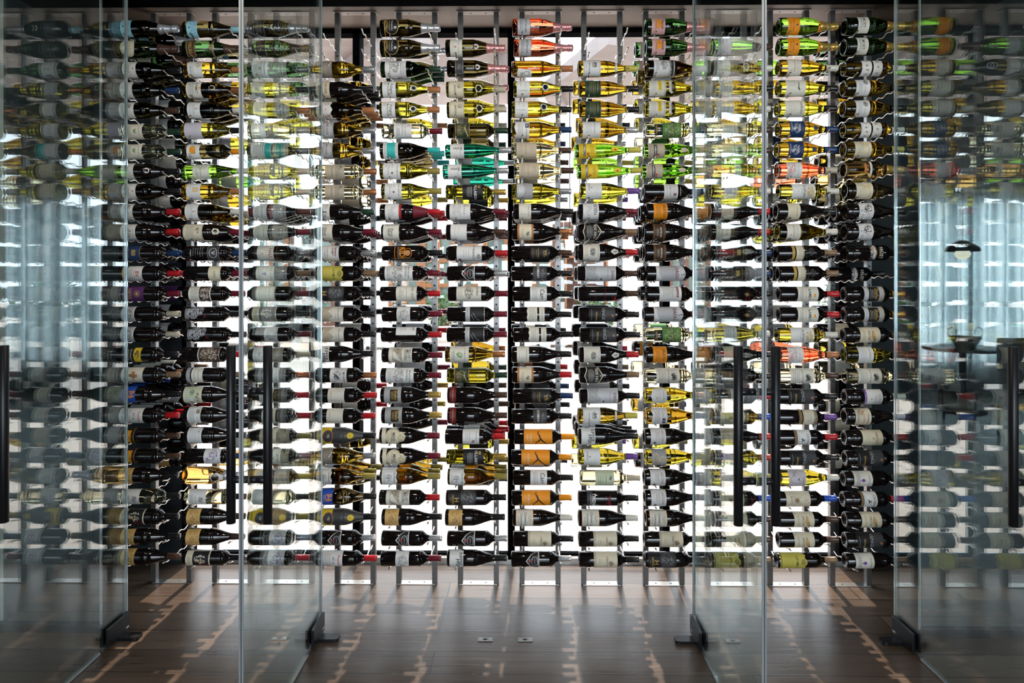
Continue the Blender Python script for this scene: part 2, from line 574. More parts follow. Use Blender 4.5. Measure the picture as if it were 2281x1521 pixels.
for X, lab in ((-1.085, 'steel floor strike plate seen through the second glass door'),
               (-0.155, 'steel floor strike plate in the middle, nearer the second door'),
               (0.025, 'steel floor strike plate in the middle, nearer the third door'),
               (0.955, 'steel floor strike plate seen through the third glass door')):
    r = MB().cbox(X - .033, X + .033, 3.06, 3.09, 0.0, 0.004, 'brushed_plate', .001).obj('strike_plate')
    tag(r, lab, 'floor plate', 'strike plates let into the floor')
    MB().lathe([(0.0041, 0), (0.0041, .010), (0.0046, .010), (0.0046, 0)], 'black_metal', 'Z', 20, (X, 3.075, 0)).obj('bolt_hole', r)
    for sx in (-1, 1):
        MB().lathe([(0.004, 0), (0.004, .004), (0.0047, .003), (0.0047, 0)], 'plate_steel', 'Z', 12, (X + sx * .022, 3.075, 0)).obj('screw', r)

# ------------------------------------------------------------------ wine racks
ORD = ['', 'first', 'second', 'third', 'fourth', 'fifth', 'sixth', 'seventh', 'eighth', 'ninth', 'tenth', 'eleventh', 'twelfth', 'thirteenth',
       'fourteenth', 'fifteenth', 'sixteenth', 'seventeenth', 'eighteenth', 'nineteenth', 'twentieth', 'twenty-first', 'twenty-second',
       'twenty-third', 'twenty-fourth', 'twenty-fifth', 'twenty-sixth', 'twenty-seventh']
PITCH, X_C1, PAIR, ROWP, Z_TOP = 0.3282, -1.9566, 0.191, 0.1016, 2.8695
ROD_T = 0.02                              # the rods rise slightly towards the front
DEPTHS = [-0.233, -0.1495, -0.066, 0.101]  # bottle seats measured from the post: three in front, one behind


def zrow(k):
    return Z_TOP - ROWP * (k - 1)


rod_pts = []
for i in range(61):
    y = -0.285 + i * (0.285 + 0.165) / 60
    rod_pts.append((0, y, 0.0050 * (1 - cos(2 * pi * (y + 0.233) / 0.0835)) - ROD_T * (y + 0.233)))
ROD = MB().tube(rod_pts, [0.0042] * 3 + [0.0034] * 58, 'rod_chrome', 6).mesh('support_rod')
pm = MB()
pm.cbox(-.0135, .0135, -.016, .016, 0.004, CEIL - .004, 'rack_steel', .0012)
for k in range(1, 28):
    pm.lathe([(-.018, 0), (-.018, .0048), (-.016, .0055), (-.0155, 0)], 'screw', 'Y', 10, (0, 0, zrow(k) - .062))
POST = pm.mesh('post')
bp = MB()
bp.cbox(-.006, PAIR + .006, -.024, .024, 0, .004, 'plate_steel', .001)
for x in (.055, .135):
    bp.lathe([(0.004, 0), (0.004, .0055), (0.0055, .004), (0.0055, 0)], 'screw', 'Z', 10, (x, 0, 0))
PLATE = bp.mesh('base_plate')
bp = MB()
bp.cbox(-.02, PAIR + .02, -.028, .024, CEIL - .005, CEIL, 'plate_painted', .001)
for x in (.055, .135):
    bp.lathe([(CEIL - .0065, 0), (CEIL - .0065, .004), (CEIL - .005, .0055), (CEIL - .005, 0)], 'screw', 'Z', 10, (x, 0, 0))
TPLATE = bp.mesh('top_plate')
for c in range(1, 13):
    X = X_C1 + PITCH * (c - 1)
    root = link('wine_rack', None, None, (X, Y_POST, 0))
    tag(root, '%s steel wine rack counted from the dark panel beside the first door' % ORD[c] if c < 12 else 'last steel wine rack, against the dark panel at the far end',
        'wine rack', 'steel peg wine racks')
    link('post', POST, root, (0, 0, 0))
    link('post', POST, root, (PAIR, 0, 0))
    link('base_plate', PLATE, root)
    link('top_plate', TPLATE, root)
    for k in range(1, 28):
        link('support_rod', ROD, root, (0, 0, zrow(k) - 0.0430))
        link('support_rod', ROD, root, (PAIR, 0, zrow(k) - 0.0202))

# ------------------------------------------------------------------ bottles
# profiles in mm: (distance from the base, radius)
PROF = {
    'b': [(16, 0), (14, 10), (5, 24), (0, 30), (0, 33), (2, 36), (5, 37.5), (186, 37.5), (194, 36.8), (203, 34), (212, 28.5), (219, 22), (226, 17.2), (234, 15),
          (286, 13.6), (286, 15), (296, 15), (297, 14), (297, 0)],
    'u': [(22, 0), (20, 10), (8, 26), (0, 33), (0, 36), (2, 39), (6, 41), (128, 41), (142, 40), (158, 37), (174, 32.5), (190, 27), (206, 22), (220, 18.4), (232, 16),
          (284, 14), (284, 15.2), (294, 15.2), (295, 14), (295, 0)],
    'c': [(26, 0), (22, 12), (8, 28), (0, 35), (0, 38), (2, 41.5), (7, 43.5), (128, 43.5), (144, 42), (162, 38.5), (180, 33), (198, 27.5), (216, 22.5), (236, 18.8), (262, 15.5),
          (292, 14), (293, 0)],
    'f': [(12, 0), (10, 10), (4, 24), (0, 29), (0, 32), (2, 35.5), (6, 36.5), (140, 36.5), (158, 35.2), (178, 32), (200, 27.5), (222, 22.5), (244, 17.8), (262, 15),
          (316, 13.4), (316, 14.8), (325, 14.8), (326, 14), (326, 0)],
}
CAPSPAN = {'b': (236, 298.5), 'u': (236, 296.5), 'c': (202, 296), 'f': (268, 327.5)}
CAT = {'b': 'wine bottle', 'u': 'wine bottle', 'c': 'sparkling wine bottle', 'f': 'wine bottle'}


def rad(shape, x):
    P = PROF[shape]
    P = [p for i, p in enumerate(P) if i >= 4]
    if x <= P[0][0]:
        return P[0][1]
    for (a, ra), (b, rb) in zip(P, P[1:]):
        if a <= x <= b and b > a:
            return ra + (rb - ra) * (x - a) / (b - a)
    return P[-1][1]


def smooth_prof(P):
    """rounds the shoulder by inserting Catmull-Rom points between the outer profile points"""
    out = [P[0]]
    for i in range(len(P) - 1):
        a, b = P[i], P[i + 1]
        if 6 <= i < len(P) - 6:
            p0, p3 = P[i - 1], P[i + 2]
            if b[0] - a[0] < 40:
                t = .5
                f = lambda n: .5 * (2 * a[n] + (b[n] - p0[n]) * t + (2 * p0[n] - 5 * a[n] + 4 * b[n] - p3[n]) * t * t + (3 * a[n] - p0[n] - 3 * b[n] + p3[n]) * t ** 3)
                out.append((f(0), min(max(a[1], b[1]), f(1))))
        out.append(b)
    return out


def body_parts(shape, glass, n=40):
    mb = MB()
    mb.lathe([(a / 1000, r / 1000) for a, r in smooth_prof(PROF[shape])], 'g_' + glass, 'X', n)
    return mb


def cap_parts(shape, cap, n=28):
    mb = MB()
    a, b = CAPSPAN[shape]
    e = 0.5
    if shape == 'c':
        prof = [(a - .5, rad('c', a) - .3), (a, rad('c', a) + e), (216, 23.1), (236, 19.4), (258, 16.4), (266, 16), (269, 17.6), (277, 17.8), (279, 16.4), (282, 17), (290, 17.2), (295, 15), (297, 8), (297, 0)]
    else:
        prof = [(a - .3, rad(shape, a) - .4), (a, rad(shape, a) + e)]
        r1 = rad(shape, b - 14)
        prof += [(b - 14, r1 + e), (b - 12, r1 + 1.5), (b - 3, 15.6), (b - 1, 15.2), (b, 14), (b, 0)]
    mb.lathe([(x / 1000, r / 1000) for x, r in prof], 'c_' + cap, 'X', n)
    if shape == 'c':   # wire muzzle
        for t in range(4):
            th = t * pi / 2 + .4
            mb.tube([((268 + 26 * q / 6) / 1000, cos(th) * (.0186 - .0004 * q), sin(th) * (.0186 - .0004 * q)) for q in range(7)], .0007, 'c_' + cap, 5)
    return mb


# label art: everything is drawn in mm, u around the bottle in reading direction, v along the bottle from the base
TXT = {}


def text_geo(s):
    """flat outline geometry of one word, scaled to unit width and centred"""
    if s not in TXT:
        cu = bpy.data.curves.new('t', 'FONT')
        cu.body = s
        cu.resolution_u = 2
        cu.offset = 0.012
        ob = bpy.data.objects.new('t', cu)
        COL.objects.link(ob)
        dg = bpy.context.evaluated_depsgraph_get()
        me = bpy.data.meshes.new_from_object(ob.evaluated_get(dg))
        v = [tuple(p.co) for p in me.vertices]
        f = [tuple(p.vertices) for p in me.polygons]
        bpy.data.objects.remove(ob)
        bpy.data.curves.remove(cu)
        bpy.data.meshes.remove(me)
        x0, x1 = min(p[0] for p in v), max(p[0] for p in v)
        y0, y1 = min(p[1] for p in v), max(p[1] for p in v)
        k = 1 / (x1 - x0)
        TXT[s] = ([((p[0] - (x0 + x1) / 2) * k, (p[1] - (y0 + y1) / 2) * k) for p in v], f)
    return TXT[s]


def slice_u(v, f, step):
    """cuts a flat shape at regular u so that it can be bent round the bottle"""
    us = [p[0] for p in v]
    if max(us) - min(us) <= step:
        return v, f
    bm = bmesh.new()
    q = [bm.verts.new((a, b, 0)) for a, b in v]
    for t in f:
        try:
            bm.faces.new([q[i] for i in t])
        except ValueError:
            pass
    k = math.floor(min(us) / step) + 1
    while k * step < max(us) - 1e-4:
        bmesh.ops.bisect_plane(bm, geom=bm.verts[:] + bm.edges[:] + bm.faces[:], plane_co=(k * step, 0, 0), plane_no=(1, 0, 0), dist=1e-5)
        k += 1
    bm.verts.index_update()
    v = [(p.co.x, p.co.y) for p in bm.verts]
    f = [tuple(p.index for p in t.verts) for t in bm.faces]
    bm.free()
    return v, f


def ell(u, v, ru, rv, n=24):
    return [(u + ru * cos(2 * pi * i / n), v + rv * sin(2 * pi * i / n)) for i in range(n)]


def art(spec):
    """spec string -> list of (colour, verts, faces)"""
    out = []
    for el in spec.split(';'):
        t = el.split()
        if not t:
            continue
        k, c, a = t[0], t[1], t[2:]
        if k == 'R':
            u0, u1, v0, v1 = map(float, a)
            out.append((c, [(u0, v0), (u0, v1), (u1, v1), (u1, v0)], [(0, 1, 2, 3)]))
        elif k == 'F':                                        # frame
            u0, u1, v0, v1, wd = map(float, a)
            for q in ((u0, u1, v0, v0 + wd), (u0, u1, v1 - wd, v1), (u0, u0 + wd, v0 + wd, v1 - wd), (u1 - wd, u1, v0 + wd, v1 - wd)):
                out.append((c, [(q[0], q[2]), (q[0], q[3]), (q[1], q[3]), (q[1], q[2])], [(0, 1, 2, 3)]))
        elif k == 'E':
            p = ell(*map(float, a[:4]))
            out.append((c, p[::-1], [tuple(range(len(p)))]))
        elif k == 'O':
            u, v, ru, rv, wd = map(float, a)
            p = ell(u, v, ru, rv) + ell(u, v, ru - wd, rv - wd)
            n = 24
            out.append((c, p, [(i, n + i, n + (i + 1) % n, (i + 1) % n) for i in range(n)]))
        elif k in 'TV':
            u, v, wd = map(float, a[:3])
            vv, ff = text_geo(a[3].replace('_', ' '))
            if k == 'T':
                out.append((c, [(u + x * wd, v + y * wd) for x, y in vv], ff))
            else:
                out.append((c, [(u + y * wd, v - x * wd) for x, y in vv], ff))
        elif k in 'WX':                                       # a line of illegible script
            u, v, wd = map(float, a[:3])
            r = random.Random(int(wd * 31 + u * 7 + v))
            h = min(4.2, max(1.6, wd * .075))
            vs, fs, x = [], [], -wd / 2
            while x < wd / 2:
                sl = r.uniform(-.25, .5) * h
                hh = h * r.choice((.6, .7, 1, 1.1))
                for (xa, ya, xb, yb) in ((x, -hh * .7, x + sl, hh), (x + sl * .2, -h * .6, x + h * .75, r.uniform(-.6, .5) * h)):
                    L = math.hypot(xb - xa, yb - ya) or 1
                    nx, ny = -(yb - ya) / L * h * .12, (xb - xa) / L * h * .12
                    o = len(vs)
                    q = [(xa + nx, ya + ny), (xb + nx, yb + ny), (xb - nx, yb - ny), (xa - nx, ya - ny)]
                    vs += [(u + X_, v + Y_) if k == 'W' else (u + Y_, v - X_) for X_, Y_ in q]
                    fs.append((o, o + 1, o + 2, o + 3))
                x += h * r.uniform(.85, 1.25)
            out.append((c, vs, fs))
        elif k == 'L':                                        # lines of small print
            u0, u1, v0, v1 = map(float, a[:4])
            n = int(a[4])
            r = random.Random(int(u0 * 7 + v0 * 13 + n))
            vs, fs = [], []
            for i in range(n):
                v = v0 + (v1 - v0) * (i + .5) / n
                h = min(.75, (v1 - v0) / n * .28)
                m, hw = (u0 + u1) / 2, (u1 - u0) / 2 * r.uniform(.55, 1)
                x = m - hw
                while x < m + hw - 1:
                    x2 = min(m + hw, x + r.uniform(3, 7))
                    o = len(vs)
                    vs += [(x, v - h), (x, v + h), (x2, v + h), (x2, v - h)]
                    fs.append((o, o + 1, o + 2, o + 3))
                    x = x2 + 1.3
            out.append((c, vs, fs))
        elif k == 'S':                                        # engraved or brushed drawing
            u, v, ru, rv = map(float, a[:4])
            n, seed = int(a[4]), int(a[5])
            wd = float(a[6]) if len(a) > 6 else .8
            r = random.Random(seed)
            vs, fs = [], []
            for i in range(n):
                th, q = r.uniform(0, 2 * pi), math.sqrt(r.random())
                x, y = u + ru * q * cos(th), v + rv * q * sin(th)
                L, an = r.uniform(2.5, 8) * min(1, ru / 14), r.uniform(0, pi)
                dx, dy = L * cos(an), L * sin(an)
                nx, ny = -sin(an) * wd * r.uniform(.4, 1), cos(an) * wd * r.uniform(.4, 1)
                o = len(vs)
                b = r.uniform(-2, 2)
                vs += [(x - dx, y - dy), (x - sin(an) * b + nx, y + cos(an) * b + ny), (x + dx, y + dy), (x - sin(an) * b - nx, y + cos(an) * b - ny)]
                fs.append((o, o + 1, o + 2, o + 3))
            out.append((c, vs, fs))
        elif k == 'P':
            p = [tuple(map(float, q.split(','))) for q in a]
            out.append((c, p, [tuple(range(len(p)))]))
    return out


def bend(mb, shape, layers, rot=0.0, step=3.5, lift=0.40):
    for i, (c, v, f) in enumerate(layers):
        v, f = slice_u(v, f, step)
        h = lift + .13 * i
        pts = []
        for u, x in v:
            th = -u / rad(shape, 60) + rot
            r = rad(shape, x) + h
            pts.append((x / 1000, -r * cos(th) / 1000, r * sin(th) / 1000))
        mb.add(pts, f, 'i_' + c, True)


# --- label designs: description | art (the first word of a design names it)
W60 = 'R white -58 58 %d %d;'
DES = {}
for ln in '''
skyb|sky blue label|R sky -58 58 26 78;W navy 0 50 40;L navy -30 30 56 74 3;E navy 0 40 4 4
ovalc|cream oval label|E cream 0 62 55 36;L ink -24 24 52 66 3;W ink 0 74 34
dotw|white label with small crest|R white -56 56 24 92;W ink 0 58 44;E copper 0 78 4 4;L ink -30 30 32 50 4
scrw|white script label|R white -58 58 22 84;W ink -8 62 34;W ink -8 50 40;L ink -24 14 28 40 2
inkd|white label with ink sketch|R white -56 56 18 92;S ink -14 66 16 14 40 5 1.2;L ink -20 40 28 44 3
greenw|cream label with green emblem|R ivory -57 57 26 122;P green -12,92 -5,74 0,84 5,74 12,92 7,92 5,84 0,94 -5,84 -7,92;L ink -36 36 40 66 5;W ink 0 106 46
plainw|plain white label with round seal|R white -58 58 22 84;L silver -30 30 40 60 3;E white -4 150 15 13;O grey -4 150 15 13 1
sketw|white label with dark sketch|R white -56 56 20 80;S ink -22 50 14 15 60 7;W ink 20 60 30
engw|white label with oval engraving|R white -56 56 22 96;S ink 0 60 24 15 110 8;W ink 0 84 44;L ink -30 30 28 40 3
navyg|navy label with gold square|R navy -56 56 28 112;F gold -56 56 28 112 2;R gold -14 14 70 90;F navy -8 8 74 86 2;W gold 0 54 40;L gold -24 24 36 46 2
bvred|white label with dark red initials|R white -56 56 46 122;T red 0 98 30 BV;W ink 0 82 44;L ink -36 36 54 74 4;R gold -90 90 22 38
hess|purple label with gold medallion|R purple -60 60 22 130;T gold 0 60 56 HESS;O gold 0 98 17 14 2;E gold 0 98 9 7;L gold -28 28 32 48 3
whale|silver portrait label in white frame|P white -54,22 -54,76 -46,88 46,88 54,76 54,22;P silver -50,24 -50,75 -44,83 44,83 50,75 50,24;S ink 2 58 26 18 80 11 1.4;S white -12 52 20 14 30 12 1.2
troub|black label with yellow bird square|R black -58 58 30 120;R yellow -44 44 92 128;S ink -4 110 20 12 60 15 1.6;W white 0 78 60;L white -40 40 46 68 5
pixel|cream label with brown square cross|R ivory -58 58 22 130;R copper -20 -4 76 92;R bronze -4 12 76 92;R tan 12 28 80 90;R copper -6 10 92 104;R bronze -8 6 62 76;L ink -36 30 34 54 4;E sky 0 114 4 4
baca|blue label with orange letters|R blue -60 60 20 88;T orange -4 74 38 BA;T orange -4 60 38 CA;W white -2 46 34;W red -2 34 34
penf|white label with red script|R white -58 58 16 134;T red 2 116 56 Penfolds;T ink 0 90 34 BIN_28;E lilac -4 102 5 5;L grey -44 44 30 78 9
orfr|black label with orange fire picture|R black -58 58 20 92;F gold -54 54 24 88 2;R orange -34 34 40 74;S yellow 0 58 22 12 40 21 2;S brown 0 58 30 14 30 22 1.6;E maroon 0 82 5 4
tanfl|tan botanical label|R tan -58 58 18 86;S brown -10 52 40 28 60 25 .9;S copper 24 40 20 18 30 26 1.2;O cream 0 50 24 18 1.2;L brown -18 18 38 62 5;W brown 0 72 34
lionw|white label with lion sketch|R white -56 56 24 112;S ink 6 88 16 12 70 31;W ink 4 60 40;L ink -34 34 32 50 4
pris|dark picture label in cream frame|R cream -58 58 20 140;R black -52 52 54 134;S ivory -6 92 22 28 34 35 3.2;S maroon 30 108 18 20 40 36 2.6;S tan -2 84 12 22 16 37 2.4;L brown -30 30 28 46 4
goldo|white label with gold ornament|R white -56 56 24 96;S gold -22 76 24 14 70 41 1;W gold 10 52 44;L ink -10 30 34 46 3
krug|brown label with gold frame|R brown -52 52 22 70;F gold -48 48 25 67 2;T gold 0 44 60 KRUG;R bronze -110 110 150 158;P bronze -20,150 0,136 20,150;T gold 0 154 20 KR
ramey|cream label with orange sun|R ivory -58 58 22 96;T ink 0 74 58 RAMEY;E orange 0 88 6 5;O tan 0 88 9 8 1;L ink -40 40 30 62 7;E ivory -2 150 13 15;O tan -2 150 11 12 1
saxo|white label with red initial|R white -58 58 20 84;T copper 4 66 10 S;T grey 4 52 54 SAXON;L silver -34 34 28 42 4
lila|lilac label|R lilac -58 58 18 104;S grey -34 46 10 8 18 45;L silver -30 34 60 92 5
fruit|white label with orange fruit|R white -58 58 24 88;E orange -2 54 22 16;E tan -8 60 8 6;S green 14 66 8 5 12 47 1.4;S brown 28 40 12 8 20 48
dotgr|pale green dotted label|R pale -52 52 56 140;R ivory -46 46 60 136;S green -24 98 18 34 120 51 .6;W ink 14 96 44;L ink -10 40 70 86 3
goldsq|white label with gold squares|R white -58 58 26 96;R tan -12 -2 68 76;R tan 0 10 68 76;R tan -12 -2 58 66;R tan 0 10 58 66;R tan -12 -2 78 86;R tan 0 10 78 86;L silver -30 30 34 50 3
crmsh|cream framed label with shoulder shield|R cream -58 58 12 108;F bronze -54 54 16 104 1.2;S brown -6 84 14 10 40 55;L brown -36 36 26 66 6;P cream -18,160 -20,182 0,190 20,182 18,160 0,154;S brown 0 172 8 8 18 56
vsil|black label with silver letter square|L silver -40 20 42 100 5;R dgrey -46 46 118 176;F silver -46 46 118 176 1;O white 0 148 26 20 2;T white 0 148 18 V;L white -20 20 32 40 2
cade|small cream shoulder label|R cream -58 58 126 186;T ink 0 158 34 CADE
herit|cream label with brown engraving|R ivory -58 58 32 142;R brown -54 54 84 136;S ivory 0 110 36 22 90 61 1.6;L ink -36 36 42 78 6;T ivory -30 128 30 HERITAGE
silvt|silver brush painting|S silver -10 60 36 30 260 65 1.2;S silver -20 96 26 16 120 66 1;S maroon 10 120 10 8 30 67 .9;L silver -40 34 20 44 8
hands|dark hands photo in white frame|R white -56 56 84 192;R brown -52 52 88 188;S ivory 0 140 44 44 90 71 1.6;S beige -6 134 34 36 50 72 2.4
jeffs|cream label with slanted script|R grey -58 58 24 44;R ivory -58 58 50 106;W ink -8 84 50;L ink -30 40 58 70 2
tract|cream label with cartoon tractor|R cream -58 58 12 104;R pale -48 48 20 96;O ink -22 56 14 11 3;E ink -22 56 5 4;R white 6 30 34 66;S maroon 10 84 28 8 20 75 2;S ink 20 52 12 20 16 76 1.6
smpic|white label with small dark picture|R white -56 56 26 92;R beige -36 -12 68 88;S ink -24 78 10 8 50 81;L ink -36 40 34 62 6;W ink 18 78 34
tinyp|white label with fine print|R white -56 56 22 92;S ink -36 78 10 6 20 85;L grey -40 40 30 70 8;W grey 4 80 46
purps|white label with purple figure|R white -58 58 104 186;S violet -14 150 26 22 36 91 2.2;S violet 10 138 14 22 26 92 1.6;W violet 26 174 40;L ink 0 44 112 126 3
rosel|small white shoulder label|P white -30,176 -18,200 0,206 18,200 30,176 18,152 0,146 -18,152;W copper 0 176 26
seal|black label with green seal|R black -50 50 34 88;F silver -50 50 34 88 1;E pale 0 132 14 12;L silver -30 30 46 76 4
hexfr|dark label with pale frame|R brown -46 46 38 88;F silver -46 46 38 88 1.2;R black -42 42 42 84;L grey -26 26 50 74 3
grnem|white label with green emblem|R white -56 56 26 104;S green 0 66 10 10 40 101 1.2;W ink 0 88 54;L ink -30 30 34 52 3
greyl|grey label|R silver -58 58 24 90;L ink -34 34 40 74 5
yelw|white label with pale lines|R white -58 58 26 92;R cream -58 58 74 84;L ink -34 34 36 66 5
shldw|white curved label|P white -46,20 -50,80 -30,92 30,92 50,80 46,20;L ink -28 28 36 70 4
tealw|white label with teal band|R white -58 58 22 90;R teal -58 58 90 122;L ink -34 34 34 74 5;W ink -4 82 50
figur|tan label with ringed figure|R cream -58 58 28 104;O copper 0 66 26 18 4;E beige 0 66 12 10;W ink 0 94 50;L ink -24 24 34 42 2
merlo|white label reading merlot|R white -56 56 24 92;F silver -56 56 24 92 1;W ink 0 68 54;L ink -30 30 32 52 4
duor|white framed label|R ivory -56 56 24 96;L ink -34 34 34 56 4;W ink 0 76 50;F beige -56 56 24 96 1
hall|white label with red word|R white -56 56 52 134;T maroon 0 118 52 HALL;S maroon 4 80 6 6 12 105 1.4;L grey -34 34 60 74 2
blufl|cream label with blue flower|R ivory -57 57 40 130;P violet -9,84 -4,78 0,70 4,78 9,84 4,90 0,96 -4,90;E violet 0 86 8 6;W ink 6 114 62;L ink -40 40 52 70 4
bigty|cream label with large type|R ivory -58 58 46 136;W ink 0 112 78;L ink -34 34 58 98 4
engsq|white label with ornate engraving|R white -57 57 76 142;S ink 0 110 30 26 170 111 .8;L ink -30 30 80 86 1
paled|pale label behind reflections|R white -58 58 26 110;E grey -6 60 12 8;E silver 2 86 9 9;L silver -30 30 34 46 3
caten|white label reading catena|R white -57 57 92 156;T ink 4 142 64 CATENA;P ink -8,104 4,128 14,108 4,114;L ink -34 30 96 102 1;L ink -10 36 110 132 2;R bronze -110 110 78 90
wilso|ivory label with two type lines|R ivory -57 57 62 130;W ink 0 112 70;W ink 0 98 74;L ink -34 34 70 86 3
dkcrm|dull cream label|R beige -57 57 52 136;L bronze -34 34 66 116 6
faus|yellow label with round portrait|R yellow -58 58 12 84;O copper 0 66 34 26 3;E dgrey 0 66 31 23;E beige -2 68 10 8;S ink 0 70 16 10 26 115 2;T ink -20 26 60 Faustino;E yellow -4 176 20 16;O gold -4 176 18 14 1.4
squig|taupe label with white stroke|R taupe -58 58 22 90;P white -34,80 -26,84 -12,74 -4,70 -6,76 -18,82 -30,88;L beige -30 36 34 66 8
nickl|cream label with dark name|R cream -58 58 16 84;T ink 0 66 54 NICKEL;L ink -34 34 28 52 4
wreath|white round label with orange wreath|P white -58,14 -58,78 -40,92 -20,84 0,96 20,84 40,92 58,78 58,14;S copper -32 62 10 24 40 121 1.4;S copper 32 62 10 24 40 122 1.4;E pink 0 62 6 5
badge|silver badge label|R grey -60 60 16 96;O silver 0 64 46 26 2;E silver 0 64 42 22;T ink -2 66 60 MER_SOLEIL;L ink -24 24 46 54 2
bgcre|beige label with fine script|R beige -58 58 50 146;W ink 0 84 54;L brown -34 34 100 124 3;S brown -20 126 12 8 20 125
blksk|white label with black sketch|R white -57 57 14 84;S ink 14 56 24 14 40 131 1.8;L ink -40 0 24 70 4;W ink -26 72 30
melv|cream label with a sideways name|R ivory -58 58 12 90;V ink -40 52 62 melville;L ink -20 20 28 40 2;T ink 4 56 40 Pinot;T ink 4 44 40 Noir
glyph|white label with red stick figures|R white -58 58 20 128;S maroon -10 98 26 5 30 141 1.4;S maroon -6 112 26 5 30 142 1.4;W ink 0 72 54;W ink 0 60 40;L grey -30 30 30 44 2
caym|mustard label with scalloped edge|P mustard -60,10 -60,116 -44,124 -36,136 -20,130 -8,140 8,140 20,130 36,136 44,124 60,116 60,10;T dgreen 0 92 66 CAYMUS;E olive 0 122 15 12;L gold -36 36 30 78 6;R black -60 60 14 17
hmoun|black label with grey mountain|R black -60 60 12 152;P dgrey -58,74 -58,136 -30,148 0,150 30,142 58,146 58,74;S grey -6 108 44 30 110 145 .9;T gold 0 54 20 H;T gold 0 36 50 HONIG;L gold -14 14 22 26 1
hills|ivory label with drawn hills|R ivory -58 58 40 146;P beige -58,44 -58,84 -40,92 -16,70 10,96 30,72 58,84 58,44;S ink 0 72 46 22 40 151 .7;W ink 0 122 66;L ink -10 40 104 112 1
ripp|white label with large black letters|R white -58 58 14 82;T black -10 70 66 RIPPER;T black 12 54 50 PPER
griff|white label with winged figure|R white -57 57 74 158;F ink -56 56 75 157 1;S ink -6 112 22 18 46 161 2;P ink -20,90 0,104 22,128 8,120 -4,116;T ink 6 144 56 MONTES;L ink 16 44 84 104 4
creams|cream label with tall script|R ivory -58 58 62 144;X grey 18 100 56;L bronze -36 10 74 84 2
eogld|black oval gold-ringed label|E gold 0 60 48 36;E black 0 60 45 33;T white 12 78 12 e;W white 0 62 54;W gold 0 50 50;L gold -24 24 32 42 3;R gold -110 110 24 27
engh|white label with engraved house|R white -58 58 24 128;S ink -10 72 34 22 200 165 .8;R ink -44 28 48 50;W ink 6 104 62;L ink -20 40 112 122 2
scrse|white script label with ringed shoulder seal|R white -58 58 14 80;T ink 4 58 54 Puligny;T ink 0 44 60 Montrachet;L ink -40 -10 22 34 2;E white -2 170 17 16;O dgreen -2 170 12 11 2.4;S dgreen -2 170 8 7 14 171
whtyp|white label with dark type|R white -57 57 62 150;W ink 4 118 46;W ink 0 104 52;F maroon -34 -18 130 140 1.4;L ink -20 40 74 92 4
tealst|teal label with white borders|R white -58 58 18 92;R teal -58 58 36 78;L ink -30 30 24 32 2;W ink 0 84 44
rufsc|white label with tilted script|R white -58 58 20 104;W ink -2 90 64;W ink 0 46 40;P maroon 4,66 10,70 16,66 10,58;L ink -40 -12 30 72 3
redsh|white octagon label under red dipped shoulder|P white -50,28 -56,40 -56,84 -50,96 50,96 56,84 56,40 50,28;T silver 6 66 50 Belle;T silver 14 52 44 Glos;R maroon -64.4 64.4 106 168;R maroon -64.4 64.4 168 238;P red -50,106 -30,98 0,96 30,98 50,106
ridi|black glass with orange printed rings|R orange -110 110 66 68;R orange -110 110 80 81;T orange -2 104 60 RIDI;E copper 0 130 15 15;O orange 0 132 26 20 2;L beige -36 36 84 94 2;S tan 0 130 11 10 20 173 1
townw|white label with town engraving|R white -57 57 28 166;S ink -4 92 44 26 230 175 .8;T ink -10 132 60 CHATEAU;T ink 0 146 66 MONTELENA;L ink -34 34 36 56 4;R grey -57 57 62 63
joelg|ivory label with long name|R ivory -58 58 82 184;T ink 0 162 80 JOEL_GOTT;L ink -30 30 96 108 2;L ink -36 36 128 140 1;T grey 0 114 22 815
jgott|white label turned upwards|R white -82 -2 76 176;T ink -50 158 50 GOTT;L ink -60 -20 92 130 4
neal|ivory label with grey engraving|R ivory -58 58 36 152;R beige -46 46 54 102;S ink 0 78 44 22 130 181 1;P ivory -20,56 10,60 34,98 26,100 -26,64;T ink -14 141 52 NEYLAN;T ink -12 130 42 MILLS;T ink -8 119 60 CELLARS
sqgld|grey label with black gold square|R grey -60 60 20 104;F beige -60 60 20 104 1.2;R black -32 32 48 88;F gold -32 32 48 88 1.4;T gold 0 78 50 Shafer;L gold -22 22 54 68 3
masi|cream label with ornate round seals|R cream -58 58 14 34;E cream 0 70 50 36;O olive 0 70 44 31 1.6;E cream 0 108 26 22;S olive 0 112 22 18 60 185 1;T ink 0 74 42 MASI;T ink 0 62 54 COSTASERA;L olive -24 24 44 54 2
torn|white torn-edged script label|P white -58,12 -58,84 -40,80 -26,88 -6,82 14,90 34,82 58,88 58,12;T ink -4 74 60 Chardonnay;S ink -2 46 18 14 50 191 .9;L ink -30 34 20 30 2
shc|shield badge outlined in white|P white -50,124 -50,138 50,138 50,124 30,96 0,72 -30,96;P black -46,122 -46,134 46,134 46,122 28,98 0,77 -28,98;O silver 2 116 24 16 2.4;W white 2 116 30;E red 0 100 5 5;L white -36 36 128 131 1;L silver -14 14 86 94 2
altos|ivory script label with pink seal|R ivory -57 57 24 84;W grey 0 66 58;E copper 0 50 4 6;L grey -24 24 32 42 2;E white -2 152 14 13;O rosefoil -2 152 11 10 1.4;W rosefoil -2 152 8
dfrm|dark framed label with pink seal|R dgrey -52 52 40 84;F silver -48 30 44 80 1;L grey -20 10 54 70 3;E white -2 152 14 13;O rosefoil -2 152 11 10 1.4
jard|beige framed label with shoulder shield|R cream -58 58 14 88;F bronze -54 50 18 84 1;T ink 4 44 44 JARDIN;O ink -12 68 12 12 1.2;S ink -10 66 10 8 24 201;P cream -20,152 -22,172 0,182 22,172 20,152 0,146;S ink 0 162 9 9 18 202
